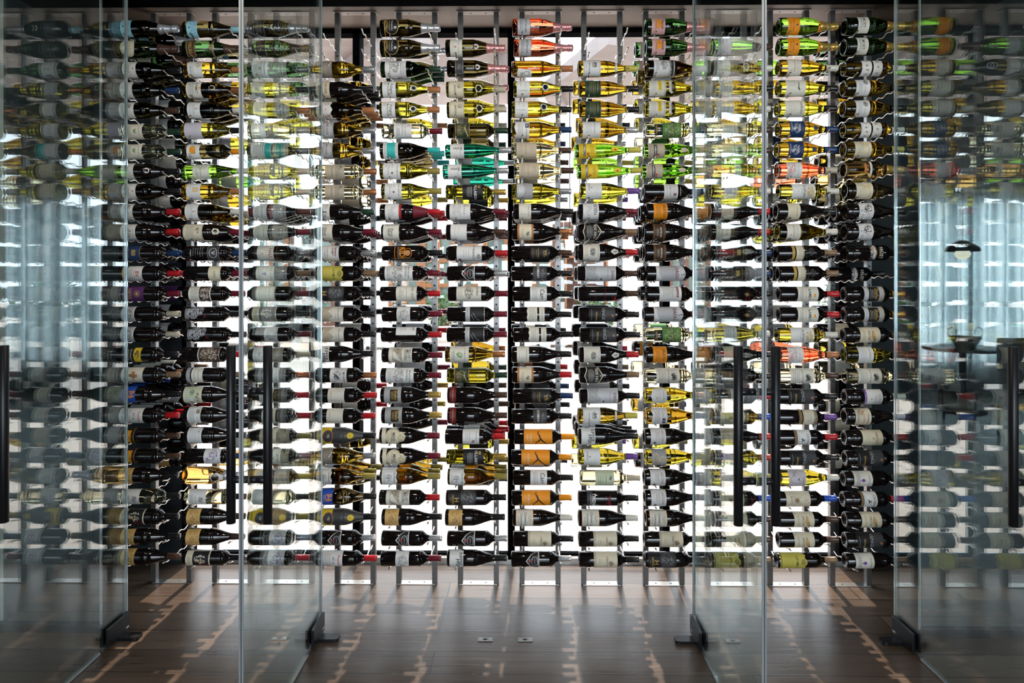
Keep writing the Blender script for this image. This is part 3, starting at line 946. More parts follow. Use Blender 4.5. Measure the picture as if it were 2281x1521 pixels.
gfig|dark green label with golden figure|R dgreen -60 60 38 110;R copper -60 60 38 41;R copper -60 60 107 110;S tan -4 74 34 22 18 205 1.2;P tan -40,96 -10,88 30,104 44,98 28,98 -8,84;L gold -34 34 48 68 4
telsc|white script label|R white -57 57 26 94;V ink -8 62 46 Relax;W ink 14 76 34;S ink -16 80 8 5 14 211
vlabl|black label with white name|R black -60 60 84 186;T white 4 148 92 VILLABOA;R gold -36 -18 160 172;F black -32 -22 162 170 1.4;L white -34 34 104 132 4
molw|white label with gold crest|R white -58 58 20 122;W ink -14 92 56;S gold -34 106 9 10 40 215;L ink -36 20 34 76 6;R black 50 58 60 120
ortx|white label with small orange word|R white -58 58 24 104;W orange -12 64 34;L silver -30 20 40 50 2
stfr|white label with wax seal|R white -58 58 46 170;T ink -6 130 82 ST_FRANCIS;S ink 16 154 12 11 60 221;E maroon 36 62 8 7;L ink -20 26 76 112 3
jord|ivory label with grey farmhouse|R ivory -58 58 44 166;S ink -6 106 34 20 170 225 1;T ink -14 146 50 Jordan;L ink -20 20 52 74 3
blkfr|black label with white frame|R silver -58 58 92 112;R black -56 56 114 184;F white -56 56 112 186 1.6;P silver -10,128 26,150 27,152 -9,130;P silver 0,120 30,134 31,136 1,122;O silver 30 156 7 4 1;L ink -34 34 97 106 1
gplant|ivory label with green plant|R ivory -58 58 24 118;S green -6 74 14 14 30 231 2.4;W ink -26 98 34;W ink 8 98 46;L ink -30 30 32 50 4
cosen|narrow maroon label|R maroon -60 60 12 44;W gold -4 28 72
crest|white shoulder label with red crest|R white -57 57 88 170;S maroon 22 140 7 7 40 235 1.4;W ink -4 156 54;L ink -30 20 98 128 3
tait|silver champagne label|R silver -58 58 26 86;P silver -20,84 0,92 20,84;T ink 4 66 76 TAITTINGER;L ink -34 34 36 52 4;E rosefoil 0 88 6 5
pentw|white pentagon label|P white 6,24 44,18 70,40 70,90 14,90;O ink 34 66 14 14 2;W ink 22 78 20;L ink 24 50 34 44 2
scrs2|white script label with tall shoulder seal|R white -58 58 16 80;X ink 14 46 44;L ink -40 0 24 70 2;E white -2 158 19 17;O navy -2 158 14 12 2.4;S navy -2 158 8 7 14 241
torbl|white torn label with blue square|P white -58,12 -58,86 58,86 58,20 40,14 20,22 -10,12 -30,18;R navy -32 -8 66 84;E silver -20 74 6 5;W ink 14 72 62;L ink -36 36 28 56 4
sauv|beige label|R beige -58 58 24 124;W copper 0 70 66;L bronze -30 30 34 54 3;L bronze -16 16 92 110 2
hexs|silver hexagon label|P silver -50,26 -50,48 -26,66 26,66 50,48 50,26;P grey -48,24 -58,60 -40,104 58,104 58,24;P silver -36,28 -40,52 -10,66 24,60 36,40 30,28;O silver 28 84 15 13 3;L white -24 20 36 54 3
smsc|ivory label with small script|R ivory -58 58 26 86;X grey 20 52 40;W ink 4 74 50;L grey -20 30 34 42 1
rededg|cream label with red edges|R copper -58 58 26 106;R cream -58 58 36 96;W ink 0 54 44;S ink 4 78 10 7 40 245 1.2;L ink -20 20 44 47 1
gprint|gold printed lettering|R black -52 52 94 184;S gold -2 164 18 12 22 251 1.4;W gold 0 132 54;L gold -24 24 120 124 1;L bronze -30 30 100 112 2
roman|dark grey label with white name|R dgrey -60 60 106 174;T white -10 132 66 DOMAIN;S grey 10 156 36 8 40 255 .8;L grey 10 40 112 120 1
carr|white label with tall script|R white -57 57 86 168;T ink 0 146 58 Carr;L ink -40 40 96 122 4
stamp|ivory stamp label and small strip|P ivory -57,80 -57,128 57,128 57,80 46,76 32,80 16,76 0,80 -16,76 -32,80 -46,76;P ivory -57,138 -57,164 57,164 57,138;W ink 0 118 30;L ink -34 34 88 112 4;L ink -28 28 146 156 2
porti|orange label with black forked mark|R orange -60 60 50 190;P black -22,120 0,128 40,168 36,172 -2,136 -26,126;P black 0,128 18,108 40,104 40,108 20,112 6,132;P black -22,120 -40,124 -40,120 -24,116;T cream 0 84 52 PORTIA;L cream -30 30 62 74 2
clanr|ivory label with orange edges|R ivory -58 58 18 100;R orange -58 58 16 18;R orange -58 58 100 102;T ink 0 64 72 Chateau_La;T ink 4 44 70 Chateauneuf;S beige -10 86 22 8 60 261 1;L ink -20 20 24 34 2
obern|cream label with house emblem|R cream -58 58 84 188;R gold -58 58 78 82;S bronze 10 156 12 12 80 265 1.2;E violet 12 156 3 3;T bronze 0 138 50 OBERON;L bronze -20 20 92 110 2;R beige -58 58 72 84
flgrp|white framed label with floral sprig|R white -58 58 24 110;F ink -54 54 28 106 .8;S ink -8 80 16 12 46 271 1.4;S gold -4 78 8 8 10 272 1.4;W ink 10 54 60;L ink -20 20 34 42 1;R white -40 40 182 194;F ink -40 40 182 194 1
dgold|dark green label with gold lines|R dgreen -60 60 28 106;L gold -44 44 48 80 4;W gold 0 90 50;R gold -60 60 104 105
whc8|white label with light print|R white -58 58 20 108;W ink -4 78 60;L grey -36 36 32 64 5
trimb|yellow label with diamond and black name|R yellow -60 60 18 100;R yellow -60 60 100 102;R black -34 34 40 52;T white 0 46 60 TRIMBACH;S red 20 64 6 6 20 281 2;L brown -26 26 74 92 3;E yellow 0 198 16 18;E red 4 198 5 6;L brown -30 30 24 36 2
trimt|tan label with black name|R beige -60 60 18 100;R black -34 34 46 62;T white 0 54 60 TRIMBACH;S red 20 70 6 6 20 281 2;E beige 0 198 15 18;L brown -30 30 24 40 2;R gold -60 60 98 100
laurn|white label with short name|R white -58 58 26 106;T ink -16 44 40 LAURENZ;E navy -10 56 3 3;L silver -20 30 72 92 2
boen|white label with drawn tree|R white -56 56 22 100;F silver -54 54 24 98 1;T ink -8 82 54 BOEN;S ink 0 54 30 16 36 285 .7;L ink -30 10 88 92 1
rexh|black shield label outlined in cream|P cream -62,26 -62,86 -50,92 -30,100 0,116 30,100 50,92 62,86 62,26 40,34 20,30 0,22 -20,30 -40,34;P black -60,30 -60,82 -48,88 -30,96 0,111 30,96 48,88 60,82 60,30 40,38 20,34 0,26 -20,34 -40,38;T ivory 0 84 78 REX_HILL;L ivory -40 40 42 72 5;E gold 0 102 4 4
treeo|ivory label with oval tree and shoulder shield|R ivory -58 58 22 104;S ink 0 70 20 14 120 291 1;L copper -40 40 28 46 3;P ivory -20,176 -12,196 12,196 20,176 0,158;S navy 0 182 8 8 24 292 1.4;L ink -30 30 90 100 2
daoug|grey landscape label|R white -58 58 38 188;R silver -56 56 40 186;P grey -56,42 -56,90 -30,96 -10,84 14,104 40,90 56,96 56,42;S white 0 84 44 30 50 295 .8;E ink 28 116 6 5;T maroon 10 172 52 DAOU;L ink -24 24 140 156 1
redtx|black glass with small red print|P red 10,182 40,182 40,172 24,176;L red 0 44 166 170 1;L red -30 44 128 132 1;L maroon -30 44 82 86 1
venge|black label with gold script|R black -60 60 48 178;R dgrey -60 60 130 176;T gold 10 86 50 Silencieux;T grey -8 120 70 VENGE;E copper 4 164 5 4;L grey -50 50 56 66 1;O copper 4 164 7 6 1
lionp|pale green label with lion|R pale -56 56 74 166;S ink -8 148 10 7 40 301 1.2;W ink 2 126 44;L ink -20 30 84 116 3;E ink 14 96 2 2
trie|black label with red figure|R dgrey -60 60 42 200;T white 0 76 72 TRIENS;L white -34 34 56 68 2;P maroon -24,128 0,150 30,124 18,142 44,170 36,174 8,156 -30,160 -8,148
vclic|pink label with orange emblem|R pink -58 58 26 92;S orange 0 60 28 15 60 305 3.2;R orange -22 22 54 66;T brown 0 80 52 Veuve;T brown 10 46 34 Clicquot;E pink 0 214 10 9;E maroon 0 214 6 6
jord9|white label with farmhouse sketch|R white -58 58 34 136;S ink -10 84 24 16 90 311 1;T ink -10 118 44 Jordan;L ink -30 30 44 60 3
yband|cream label with yellow band|R ivory -58 58 16 94;F grey -56 56 18 92 1.2;R yellow -36 20 60 78;W dgreen -8 69 48;L grey -34 34 26 50 4;R ivory -58 58 96 99;P ivory -26,114 -40,128 -26,142 26,142 40,128 26,114;O grey 0 128 14 11 1.4;S gold 0 128 9 8 20 315 1.2
vinyd|painted green vineyard label|R green -62 62 84 172;S olive 0 130 60 40 240 321 1.6;S pale 0 128 58 38 200 322 1.1;S dgreen 0 128 58 40 160 323 1.4;R black -30 30 44 84;T ivory 0 66 16 H;T gold 0 54 44 HONIG
rebel|white label with red crest|R white -57 57 98 166;S maroon 14 150 7 7 40 325 1.4;W ink -6 128 54;W white 0 178 44;L ink -30 30 106 116 1
erath|orange label with black name|R orange -60 60 34 102;T ink -2 86 62 ERATH;L brown -30 30 46 68 4
bansh|brown label with gold frame|R brown -58 58 42 104;F bronze -56 56 44 102 2;F gold -50 50 50 96 .8;T ivory 0 80 50 BANSHEE;L beige -30 30 58 70 3
daouw|silver pointed label with dark red name|P silver -58,48 -58,178 -30,184 0,192 30,184 58,178 58,48;P white -58,52 -40,66 -8,60 22,76 58,58 58,49 -58,49;S grey 0 96 46 34 60 331 .8;T maroon -4 150 62 DAOU;E white 0 172 4 4;E ink 2 172 3 3
redbd|white label with red band|R white -57 57 62 170;R maroon -46 20 146 156;W white -12 151 50;L ink -34 20 78 130 6
stag|ivory label with stag drawing|R ivory -58 58 52 166;S ink 4 138 20 13 60 335 1.6;P ink -14,126 -4,140 12,144 18,136 4,130;W ink -2 112 76;L ink -34 34 62 98 4
shldg|white shield label with gold bird|P white -40,38 -46,90 -30,104 30,104 46,90 40,38 0,26;O grey 0 74 30 24 1;W ink 0 88 42;S gold 8 58 6 6 14 341 1.6;L grey -20 20 62 76 2
noble|white torn label with navy square|P white -58,26 -58,102 58,102 58,26 40,32 18,24 -8,32 -30,24;R navy 6 36 78 92;E silver 20 85 4 4;W ink -6 80 40;L ink -34 34 40 66 4
thumb|white label with red type and thumbprint|R white -57 57 28 102;L red -36 30 88 94 1;W maroon -4 84 60;L ink -30 10 50 72 3;E grey 30 48 8 8;E ink 30 48 5 6
greyr|grey cream label with round seal|R grey -58 58 28 100;E beige 0 50 34 16;O ivory 2 84 20 18 2;E beige 2 84 17 15;W ink 0 54 44;L ink -26 26 40 48 2
vcorg|orange champagne label|R orange -58 58 34 92;T brown 0 62 60 Veuve_Clicquot;E brown 0 78 5 5;L brown -26 26 44 54 2;R orange -110 110 188 200;E brown -2 192 6 5
plont|pinkish ivory label|R pink -58 58 36 104;R ivory -56 56 38 102;T copper -2 70 62 FRONTERA;E copper 20 56 3 3;L grey -30 30 80 94 2
squi2|ivory label with dark stroke|R ivory -58 58 30 126;P ink -24,84 -14,90 10,86 22,96 16,98 4,92 -18,94;W ink -20 72 36;L grey -40 10 40 64 4
raeb|ivory label with side name|R ivory -58 58 30 126;T ink 0 108 60 RAEBURN;L grey -30 30 44 84 4
horse|navy label with white horse drawing|R navy -58 58 48 122;S white 0 84 26 20 70 345 1.2;W white -6 58 50;L copper -8 26 108 118 1;E navy 0 178 14 13;W tan 0 178 16
waterc|white label with pink watercolour|R white -58 58 38 112;S pink -10 60 42 22 60 351 3.4;S rosefoil 16 50 20 12 20 352 2.6;W grey 6 94 54;L grey -20 20 70 80 1
duena|white label with gold crest pattern|R white -57 57 58 170;S gold 2 146 28 16 120 355 1.4;O gold 2 146 26 18 1;T ink -2 118 62 DUENAS;L ink -24 24 100 108 1;E grey 0 88 2 2
palgr|pale cream label with faint print|R cream -58 58 48 108;L beige -34 34 56 96 5;W bronze 2 92 50
castl|cream label with castle drawing|R cream -58 58 88 196;R gold -110 110 68 82;S ink -4 160 20 14 110 361 1;W ink 0 138 68;L ink -30 30 100 124 3
ramr|ivory label with orange sun and red type|R ivory -58 58 84 184;T ink 0 142 62 RAMEY;E orange 0 166 6 5;E tan 8 166 4 8;L red -36 36 118 128 1;L ink -36 36 94 112 3
justn|cream framed label with crest|R cream -58 58 124 192;F bronze -54 54 128 188 1.2;S grey -6 152 26 16 60 365 .8;W ink 4 178 56;R bronze -110 110 104 118;F gold -50 50 104 118 1
diamv|lilac label with diamond lines|R lilac -58 58 40 124;P gold -58,56 0,110 58,56 58,59 0,113 -58,59;P gold -58,94 0,44 58,94 58,97 0,47 -58,97;P ink -8,94 0,82 8,94 4,94 0,88 -4,94;L ink -36 -10 60 76 3;W ink 12 112 50
mapp|cream map label with portrait medallion|R cream -58 58 40 158;S copper 10 110 40 44 60 371 1;S beige -14 80 40 30 40 372 3;O bronze -2 92 14 12 2;E bronze -2 92 9 8;W brown 0 66 42
duck|cream label with brown duck|R cream -58 58 70 168;P bronze -26,130 -10,126 8,124 20,132 26,142 34,140 36,132 40,136 34,146 26,148 14,144 -12,138;S tan 0 134 20 7 50 375 1.6;E black 34 142 3 3;T brown 2 114 48 DECOY;O brown -40 78 5 5 1;L bronze -30 30 84 96 2
moet|white champagne label|R ivory -56 56 50 104;T ink 0 80 50 MOET;L ink -34 34 60 70 2;L gold -20 20 90 98 1;E red 0 206 10 9
birds|twin white bands with black birds|R white -58 58 74 122;R white -58 58 130 174;S ink -34 98 5 8 12 381 2.4;S ink -10 98 5 8 12 382 2.4;S ink 14 98 5 8 12 383 2.4;S ink 36 98 5 8 12 384 2.4;S ink -30 150 5 7 12 385 2.4;S ink 0 150 5 7 12 386 2.4;S ink 28 150 5 7 12 387 2.4
facew|white label with round face|R white -58 58 48 116;S ink -20 96 14 10 60 391 1;O ink -20 96 15 12 1;W ink 20 92 34;L grey -20 40 60 76 3
flocr|cream label with faint leaves|R cream -58 58 42 122;S gold -20 90 16 24 30 395 1.6;S pale -4 76 20 16 24 396 1.6;W copper 16 108 40;L bronze -10 40 58 66 1
midw|small white square label|R white -40 40 112 142;W ink 0 134 44;L ink -26 26 118 126 2;R copper -26 26 84 96
treew|white label with black tree|R white -58 58 56 126;S black -14 100 26 20 60 401 2;S black -2 82 8 20 16 402 2;T grey 34 74 40 Pinot;L grey 10 44 92 110 3
faust|grey glass with silver art panel|R dgrey -50 50 110 142;S silver -2 126 34 14 90 405 2;R ivory -40 40 126 136;S copper -10 130 20 8 20 406 2;T ivory 4 164 62 FAUST;L gold -20 30 150 156 1
shafg|silver label with black gold square|R silver -58 58 86 182;F white -58 58 86 182 1.4;R black -44 44 108 158;T gold 0 146 60 Shafer;L ivory -30 30 114 136 3;R beige -58 58 176 182
brewr|white label with narrow type|R white -58 58 56 130;W ink -10 112 54;L grey -34 30 66 96 4
purbd|white label with purple band|R white -57 57 96 172;R violet -60 60 84 96;W white 4 90 56;W ink 6 158 54;L ink -20 40 130 146 2;E gold 2 118 4 4
chatn|cream ornate label with red type|R cream -58 58 40 116;W red 10 82 56;T ink 12 102 66 Chateauneuf;S copper -30 70 16 16 50 415 1;L ink -34 34 48 58 3
hertg|cream plain label with gold crest|R cream -58 58 76 176;T bronze 0 146 66 HERITAGE;E gold 0 128 5 5;L grey -30 30 86 112 2
ivory|ivory label|R ivory -58 58 50 130;O beige 0 92 22 16 2;L bronze -30 30 60 72 2
dkblk|black label with gold ring|R black -58 58 70 170;R gold -110 110 100 101.5;R gold -110 110 150 151.5;R gold -14 14 118 136;W gold 0 160 34
medal|black glass with a round medallion|R black -58 58 60 120;E copper 0 172 9 9;O gold 0 172 9 9 1.4
luna|white label reading vina|R white -58 58 60 124;W ink 0 110 60;L ink -30 30 70 96 3
'''.strip().split('\n'):
    n_, d_, a_ = ln.split('|')
    DES[n_] = (d_, a_)

# --- what lies where: shape, glass, capsule, label design, for the 27 rows of each rack, top to bottom
RACKS = [
    '''cdQ skyb,cnX ovalc,udK dotw,udB scrw,udX inkd,bcN greenw,bcN greenw,ukK plainw,udK dotw,ukR sketw,ukR engw,bkB navyg,bkR bvred,bkM hess,
    bkH whale,bkH whale,bkK troub,bkU pixel,ukK baca,bkR penf,bkX orfr,bkX orfr,ukK tanfl,bcK lionw,bkK pris,ukK tanfl,ukX tanfl''',
    '''udA skyb,cnX krug,uaT goldo,uaC ramey,udW saxo,uyK lila,bdO fruit,fgW dotgr,uaT goldsq,uaW saxo,ukM crmsh,bkB vsil,bkM cade,bkM herit,
    bkK silvt,bkK silvt,bkR hands,bkU jeffs,ukX tract,ukK smpic,ukK tinyp,bkB purps,coQ rosel,bcK lionw,ukX tanfl,ukX tanfl,bkK pris''',
    '''ckQ seal,cnX hexfr,unN grnem,uyK greyl,uyC yelw,uyH shldw,udK tealw,uyW figur,uyW figur,ukM merlo,ukM duor,bkK hall,bkX blufl,bkM bigty,
    bkK pris,bkM engsq,bkH paled,bkM caten,bkM wilso,bkM wilso,bkV dkcrm,bkM caten,bdV paled,bcK lionw,ufV faus,bkB purps,bkM purps''',
    '''-,-,uaE squig,ukK nickl,uaT wreath,uaE badge,uaE badge,bcC bgcre,bcC bgcre,ukN blksk,ukM melv,bkE glyph,bkU caym,bkK hmoun,
    bkK hills,bkK hills,ukK ripp,bkC griff,bkR creams,bkR creams,ufK faus,uaE squig,uaV torn,udK baca,ufK faus,bkS shc,bkR penf''',
    '''cdQ eogld,cdQ eogld,unN engh,uyT scrse,uyT scrse,bcM whtyp,udL tealst,uyV rufsc,uyV rufsc,ukR redsh,ukM melv,bkK ridi,bkM townw,bkR joelg,
    bkM engsq,bkR jgott,bkM neal,bkM townw,ukG sqgld,ukG sqgld,ukM masi,ukM masi,uaV torn,bkR neal,ukK tanfl,bkS shc,bkM engsq''',
    '''-,cdI altos,cdI dfrm,uyH jard,uyH jard,bdN gfig,ftS telsc,ftS telsc,byG vlabl,ukM molw,ukX ortx,bkR stfr,bkS shc,bkM jord,
    bkM blkfr,bkM blkfr,uaC gplant,byN gfig,ukX cosen,ukX cosen,bkR crest,byG vlabl,uaV torn,bkK hmoun,ukK tanfl,bkS shc,ukK ripp''',
    '''crI tait,crI tait,uaT pentw,uyK scrs2,uyK scrs2,uaB torbl,ucX sauv,ucX sauv,uyE hexs,ukK smsc,ukC rededg,bkX gprint,bkK roman,bkK carr,
    bkK stamp,bkK stamp,ukK smsc,ukR rededg,bkB gprint,bkK roman,bkO porti,bkO porti,bkK carr,bkO porti,ukW clanr,bkK obern,bkS shc''',
    '''-,-,uaY flgrp,uaK dgold,uaK dgold,uaS whc8,fgY trimb,fgY trimb,uyP laurn,ukM boen,ukU rexh,ukR treeo,bkX daoug,bkX redtx,
    bkK venge,bkK venge,ukR treeo,ukU rexh,bkK daoug,uaY flgrp,ukK ripp,uyP laurn,bcH lionp,bkK trie,ukW clanr,bkK obern,bkK obern''',
    '''cnI vclic,cnI vclic,uaW jord9,uyB yband,uyB yband,bcB vinyd,fgV trimt,fgV trimt,bkB rebel,ukU erath,ukX bansh,ukX bansh,bkM daouw,bkK redbd,
    bkM daouw,bcB vinyd,ukU erath,bcX stag,uyT shldg,uaB noble,ukK thumb,uyV greyr,ukK thumb,ukK thumb,ukW clanr,bkK obern,bkK hmoun''',
    '''-,cgX greyl,udW scrs2,uaK yelw,uaW whc8,bcX stag,bcX stag,boS midw,uyW luna,ukR palgr,ukR duor,bkB dkblk,bkB dkblk,bkK medal,
    bkK medal,uyW luna,ukK palgr,bkK venge,bkR caten,bkJ mapp,ukR chatn,bkR ivory,uyV diamv,bkJ mapp,bkX duck,bkX duck,bkU caym''',
    '''cgZ vcorg,cgZ vcorg,uaW plont,uyK squi2,uyK raeb,uaB horse,uaB horse,urH waterc,byW duena,ukK palgr,uyW plont,bkU castl,bkU castl,bkR ramr,
    bkR ramr,byW duena,urT waterc,bcX stag,bkK venge,bkP justn,bkR caten,bkK venge,uyW diamv,bkJ mapp,bkX duck,bkX duck,bkU caym''',
    '''cnZ moet,cnZ moet,baW birds,uaK facew,uaK facew,baW birds,uaY flocr,coZ midw,udK flocr,ukK treew,ukK treew,bkK faust,*bkK faust,bkG shafg,
    bkG shafg,bkX duck,uyK brewr,bcX stag,bkW purbd,ukW chatn,bkX hertg,bkK venge,bkK blufl,bkR caten,bkX duck,bkK venge,bkK blufl''',
]
BODY, CAPM, LABM = {}, {}, {}


def pieces(layers):
    """a label, and apart from it the shoulder seal or second band that is its own piece of paper"""
    rng = lambda l: (min(p[1] for p in l[1]), max(p[1] for p in l[1]))
    lo, hi = rng(layers[0])
    left, main = list(enumerate(layers))[1:], [(0, layers[0])]
    grew = True
    while grew:
        grew = False
        for it in list(left):
            a, b = rng(it[1])
            if a < hi - .2 and b > lo + .2:
                main.append(it)
                left.remove(it)
                lo, hi = min(lo, a), max(hi, b)
                grew = True
    out = []
    while left:
        seed = left.pop(0)
        a0, b0 = rng(seed[1])
        grp = [seed]
        for it in list(left):
            a, b = rng(it[1])
            if a < b0 - .2 and b > a0 + .2:
                grp.append(it)
                left.remove(it)
        us = [p[0] for p in seed[1][1]]
        if len(seed[1][2]) == 1 and len(seed[1][1]) >= 4 and (max(us) - min(us)) * (b0 - a0) > 150:
            out.append(('shoulder_seal' if a0 > hi - 2 else 'lower_band', [l for _, l in sorted(grp, key=lambda q: q[0])]))
        else:
            main += grp
    return [('label', [l for _, l in sorted(main, key=lambda q: q[0])])] + out

rnd = random.Random(4)


def bottle(c, k, spec, depth=0):
    sh, gl, cp = spec[0], spec[1], spec[2]
    des = spec.split()[1]
    X = X_C1 + PITCH * (c - 1) - 0.048 + rnd.uniform(-.007, .007)
    if sh == 'f':
        X -= .012
    R = rad(sh, 60) / 1000
    y = DEPTHS[depth]
    z = zrow(k) + (R - .0378) - ROD_T * (y + 0.233)
    root = link('wine_bottle', None, None, (X, Y_POST + y, z))
    root.rotation_euler = (0, radians(-1.35 if sh == 'f' else rnd.uniform(-.6, 0)), 0)
    word = GLASS_WORD[gl]
    lab = '%s bottle with %s, %s cap, %s down on %s rack' % (word, DES[des][0], CAPS[cp][0], ORD[k], ORD[c])
    if len(lab.replace('-', ' ').split()) > 16:
        lab = '%s bottle with %s, %s down on %s rack' % (word, DES[des][0], ORD[k], ORD[c])
    if depth:
        lab = 'black bottle pushed back against the posts, thirteenth down on twelfth rack'
    tag(root, lab, CAT[sh], 'bottles on the %s rack' % ORD[c])
    if sh + gl not in BODY:
        BODY[sh + gl] = body_parts(sh, gl).mesh('bottle_glass')
    link('bottle_glass', BODY[sh + gl], root)
    if sh + cp not in CAPM:
        CAPM[sh + cp] = cap_parts(sh, cp).mesh('capsule')
    link('capsule', CAPM[sh + cp], root)
    if sh + des not in LABM:
        LABM[sh + des] = []
        for nm, lay in pieces(art(DES[des][1])):
            mb = MB()
            bend(mb, sh, lay)
            LABM[sh + des].append((nm, mb.mesh(nm)))
    tw = radians(rnd.uniform(-7, 7))
    for nm, me in LABM[sh + des]:
        link(nm, me, root).rotation_euler = (tw, 0, 0)
    return root


SPECS = {}
for c, txt in enumerate(RACKS, 1):
    rows = [r.strip() for r in txt.replace('\n', ' ').split(',')]
    assert len(rows) == 27, (c, len(rows))
    for k, sp in enumerate(rows, 1):
        if sp == '-':
            continue
        if sp[0] == '*':
            bottle(c, k, sp[1:], 2)
        else:
            bottle(c, k, sp)
        SPECS[c, k] = sp.lstrip('*')

# the deeper bottles, half hidden behind the front ones
deep = MB()
PAPER = {}
r2 = random.Random(9)
FULL = {(1, 1), (1, 2), (1, 3), (2, 5), (4, 4), (4, 5), (5, 3), (5, 7), (4, 23), (5, 23), (6, 23), (9, 9), (8, 21), (9, 14), (2, 4), (3, 5), (9, 3), (11, 10), (1, 18), (1, 19), (1, 20), (6, 21)}
for (c, k), sp in SPECS.items():
    if (c, k) == (12, 13):
        continue
    slots = []
    if 10 <= k <= 13 and r2.random() < .85:
        slots += [1, 2]
    elif (c, k) in FULL:
        slots += [1, 2]
    pr = .35 if k == 1 else .8 if k <= 16 else .72 if k <= 23 else .15 if k <= 25 else 0
    if r2.random() < pr:
        slots.append(3)
    if sp[0] == 'c':
        slots = [d for d in slots if d != 1]
    for d in slots:
        sh, gl, cp = sp[0], sp[1], sp[2]
        des = sp.split()[1]
        R = rad(sh, 60) / 1000
        y = DEPTHS[d]
        off = Vector((X_C1 + PITCH * (c - 1) - 0.048 + r2.uniform(-.012, .012), Y_POST + y, zrow(k) + (R - .0378) - ROD_T * (y + 0.233) + (.0050 if sh == 'f' else .0026)))
        for src in (body_parts(sh, gl, 24), cap_parts(sh, cp, 16)):
            for mi, mname in enumerate(src.mats):
                deep.add([Vector(p) + off for p in src.v], [f for f, m in zip(src.f, src.m) if m == mi], mname, True)
        lay = art(DES[des][1])[:1]
        if lay and lay[0][0] not in ('gold', 'silver', 'orange') or des in ('porti', 'erath'):
            src = MB()
            bend(src, sh, lay, r2.uniform(-.4, .4), 7, .6)
            deep.add([Vector(p) + off for p in src.v], src.f, src.mats[0], True)
o = deep.obj('deeper_bottles')
tag(o, 'deeper rows of wine bottles half hidden behind the front bottles', 'wine bottles', None, 'stuff')

# ------------------------------------------------------------------ terrace and pavilion behind the window wall
struct(MB().box(-30, 30, 4.0, 40, -0.12, -0.01, 'terrace_floor'), 'ground', 'sunlit pale plank terrace beyond the window')


def on_plane(px, py, z):
    """the point of the horizontal plane at height z that the photograph shows at this spot"""
    xc, zc = (px - 1140.5) / F_PX, (HORIZ - py) / F_PX
    t = (z - CAM_H) / zc
    return (t * (xc * cos(YAW) - sin(YAW)), t * (cos(YAW) + xc * sin(YAW)))


ROOF_Z = 6.35
for i, poly in enumerate(([(-300, 72), (880, 72), (640, 232), (-300, 236)], [(955, 72), (1215, 72), (1120, 120), (1190, 232), (690, 236)],
                          [(1372, 72), (1590, 72), (1550, 232), (1250, 236), (1225, 190)], [(1650, 72), (2600, 72), (2600, 236), (1600, 232)])):
    pts = [on_plane(x, y, ROOF_Z) for x, y in poly]
    n = len(pts)
    mb = MB()
    mb.add([(x, y, ROOF_Z) for x, y in pts] + [(x, y, ROOF_Z + .25) for x, y in pts],
           [tuple(range(n)), tuple(range(2 * n - 1, n - 1, -1))] + [(k, n + k, n + (k + 1) % n, (k + 1) % n) for k in range(n)], 'roof_boards')
    struct(mb, 'roof', 'pale boarded pavilion roof seen above the upper bottles' if i == 0 else None)
    for k in range(n):
        p, q = pts[k], pts[(k + 1) % n]
        if abs(p[0] - q[0]) < 12 and abs(p[1] - q[1]) > 2:
            bm_ = MB().beam((*p, ROOF_Z - .1), (*q, ROOF_Z - .1), .34, .3, 'roof_boards').obj('roof_beam')
            tag(bm_, kind='structure')
YB = 18.6
for x in (-12, -6, 0, 6, 12):
    struct(MB().box(x - .1, x + .1, YB - .2, YB - .02, 0, ROOF_Z - .2, 'white_plaster'), 'pillar')


def fx(px):
    return YB * ((px - 1140.5) / F_PX - YAW)


def fz(py):
    return CAM_H + (HORIZ - py) / F_PX * YB


for i, (pa, pb, top) in enumerate(((545, 765, 2.75), (862, 1140, 2.75), (1180, 1575, 2.75))):
    struct(MB().box(fx(pa), fx(pb), YB, YB + .2, -.05, top, 'white_plaster'), 'wall_far', 'white far wall of the pavilion' if i == 0 else None)


def wood_window(px0, px1, py0, py1, nx, nz, lab, mat='honey_wood', pane='grey_pane'):
    x0, x1, z1, z0 = fx(px0), fx(px1), fz(py0), fz(py1)
    root = link('timber_window', None, None, ((x0 + x1) / 2, YB - .1, z0))
    tag(root, lab, 'window', 'timber windows of the far pavilion')
    hw, h = (x1 - x0) / 2, z1 - z0
    f = MB()
    for i in range(nx + 1):
        x = -hw + 2 * hw * i / nx
        f.box(x - .06, x + .06, -.06, .06, 0, h, mat)
    for i in range(nz + 1):
        z = h * i / nz
        f.box(-hw, hw, -.07, .07, z - .06, z + .06, mat)
    f.obj('frame', root)
    MB().box(-hw, hw, .02, .05, 0, h, pane).obj('pane', root)


wood_window(560, 640, 520, 700, 2, 3, 'tall timber window farthest out behind the second rack')
wood_window(655, 745, 510, 720, 2, 4, 'wide timber window behind the third rack', 'brown_wood')
wood_window(872, 935, 515, 690, 2, 4, 'honey timber window behind the fifth rack')
wood_window(945, 1010, 525, 690, 2, 3, 'low timber window with green panes beside the shrub')
wood_window(1190, 1225, 560, 660, 1, 2, 'narrow timber window behind the seventh rack')
wood_window(1490, 1560, 560, 650, 2, 2, 'timber window behind the tenth rack', 'brown_wood')
wood_window(1082, 1128, 530, 610, 2, 2, 'small honey timber window in front of the dark mullion')
wood_window(1025, 1060, 500, 640, 1, 3, 'slim honey timber window behind the sixth rack')
wood_window(1235, 1272, 500, 720, 1, 5, 'tall slim timber window beside the shelf unit', 'brown_wood')
su = link('shelf_unit', None, None, (fx(1300), YB - .45, 0))
tag(su, 'honey wood shelf unit against the far pavilion wall', 'shelf')
for x in (-.55, .52):
    MB().box(x, x + .05, -.2, .2, 0, 2.6, 'honey_wood').obj('side_panel', su)
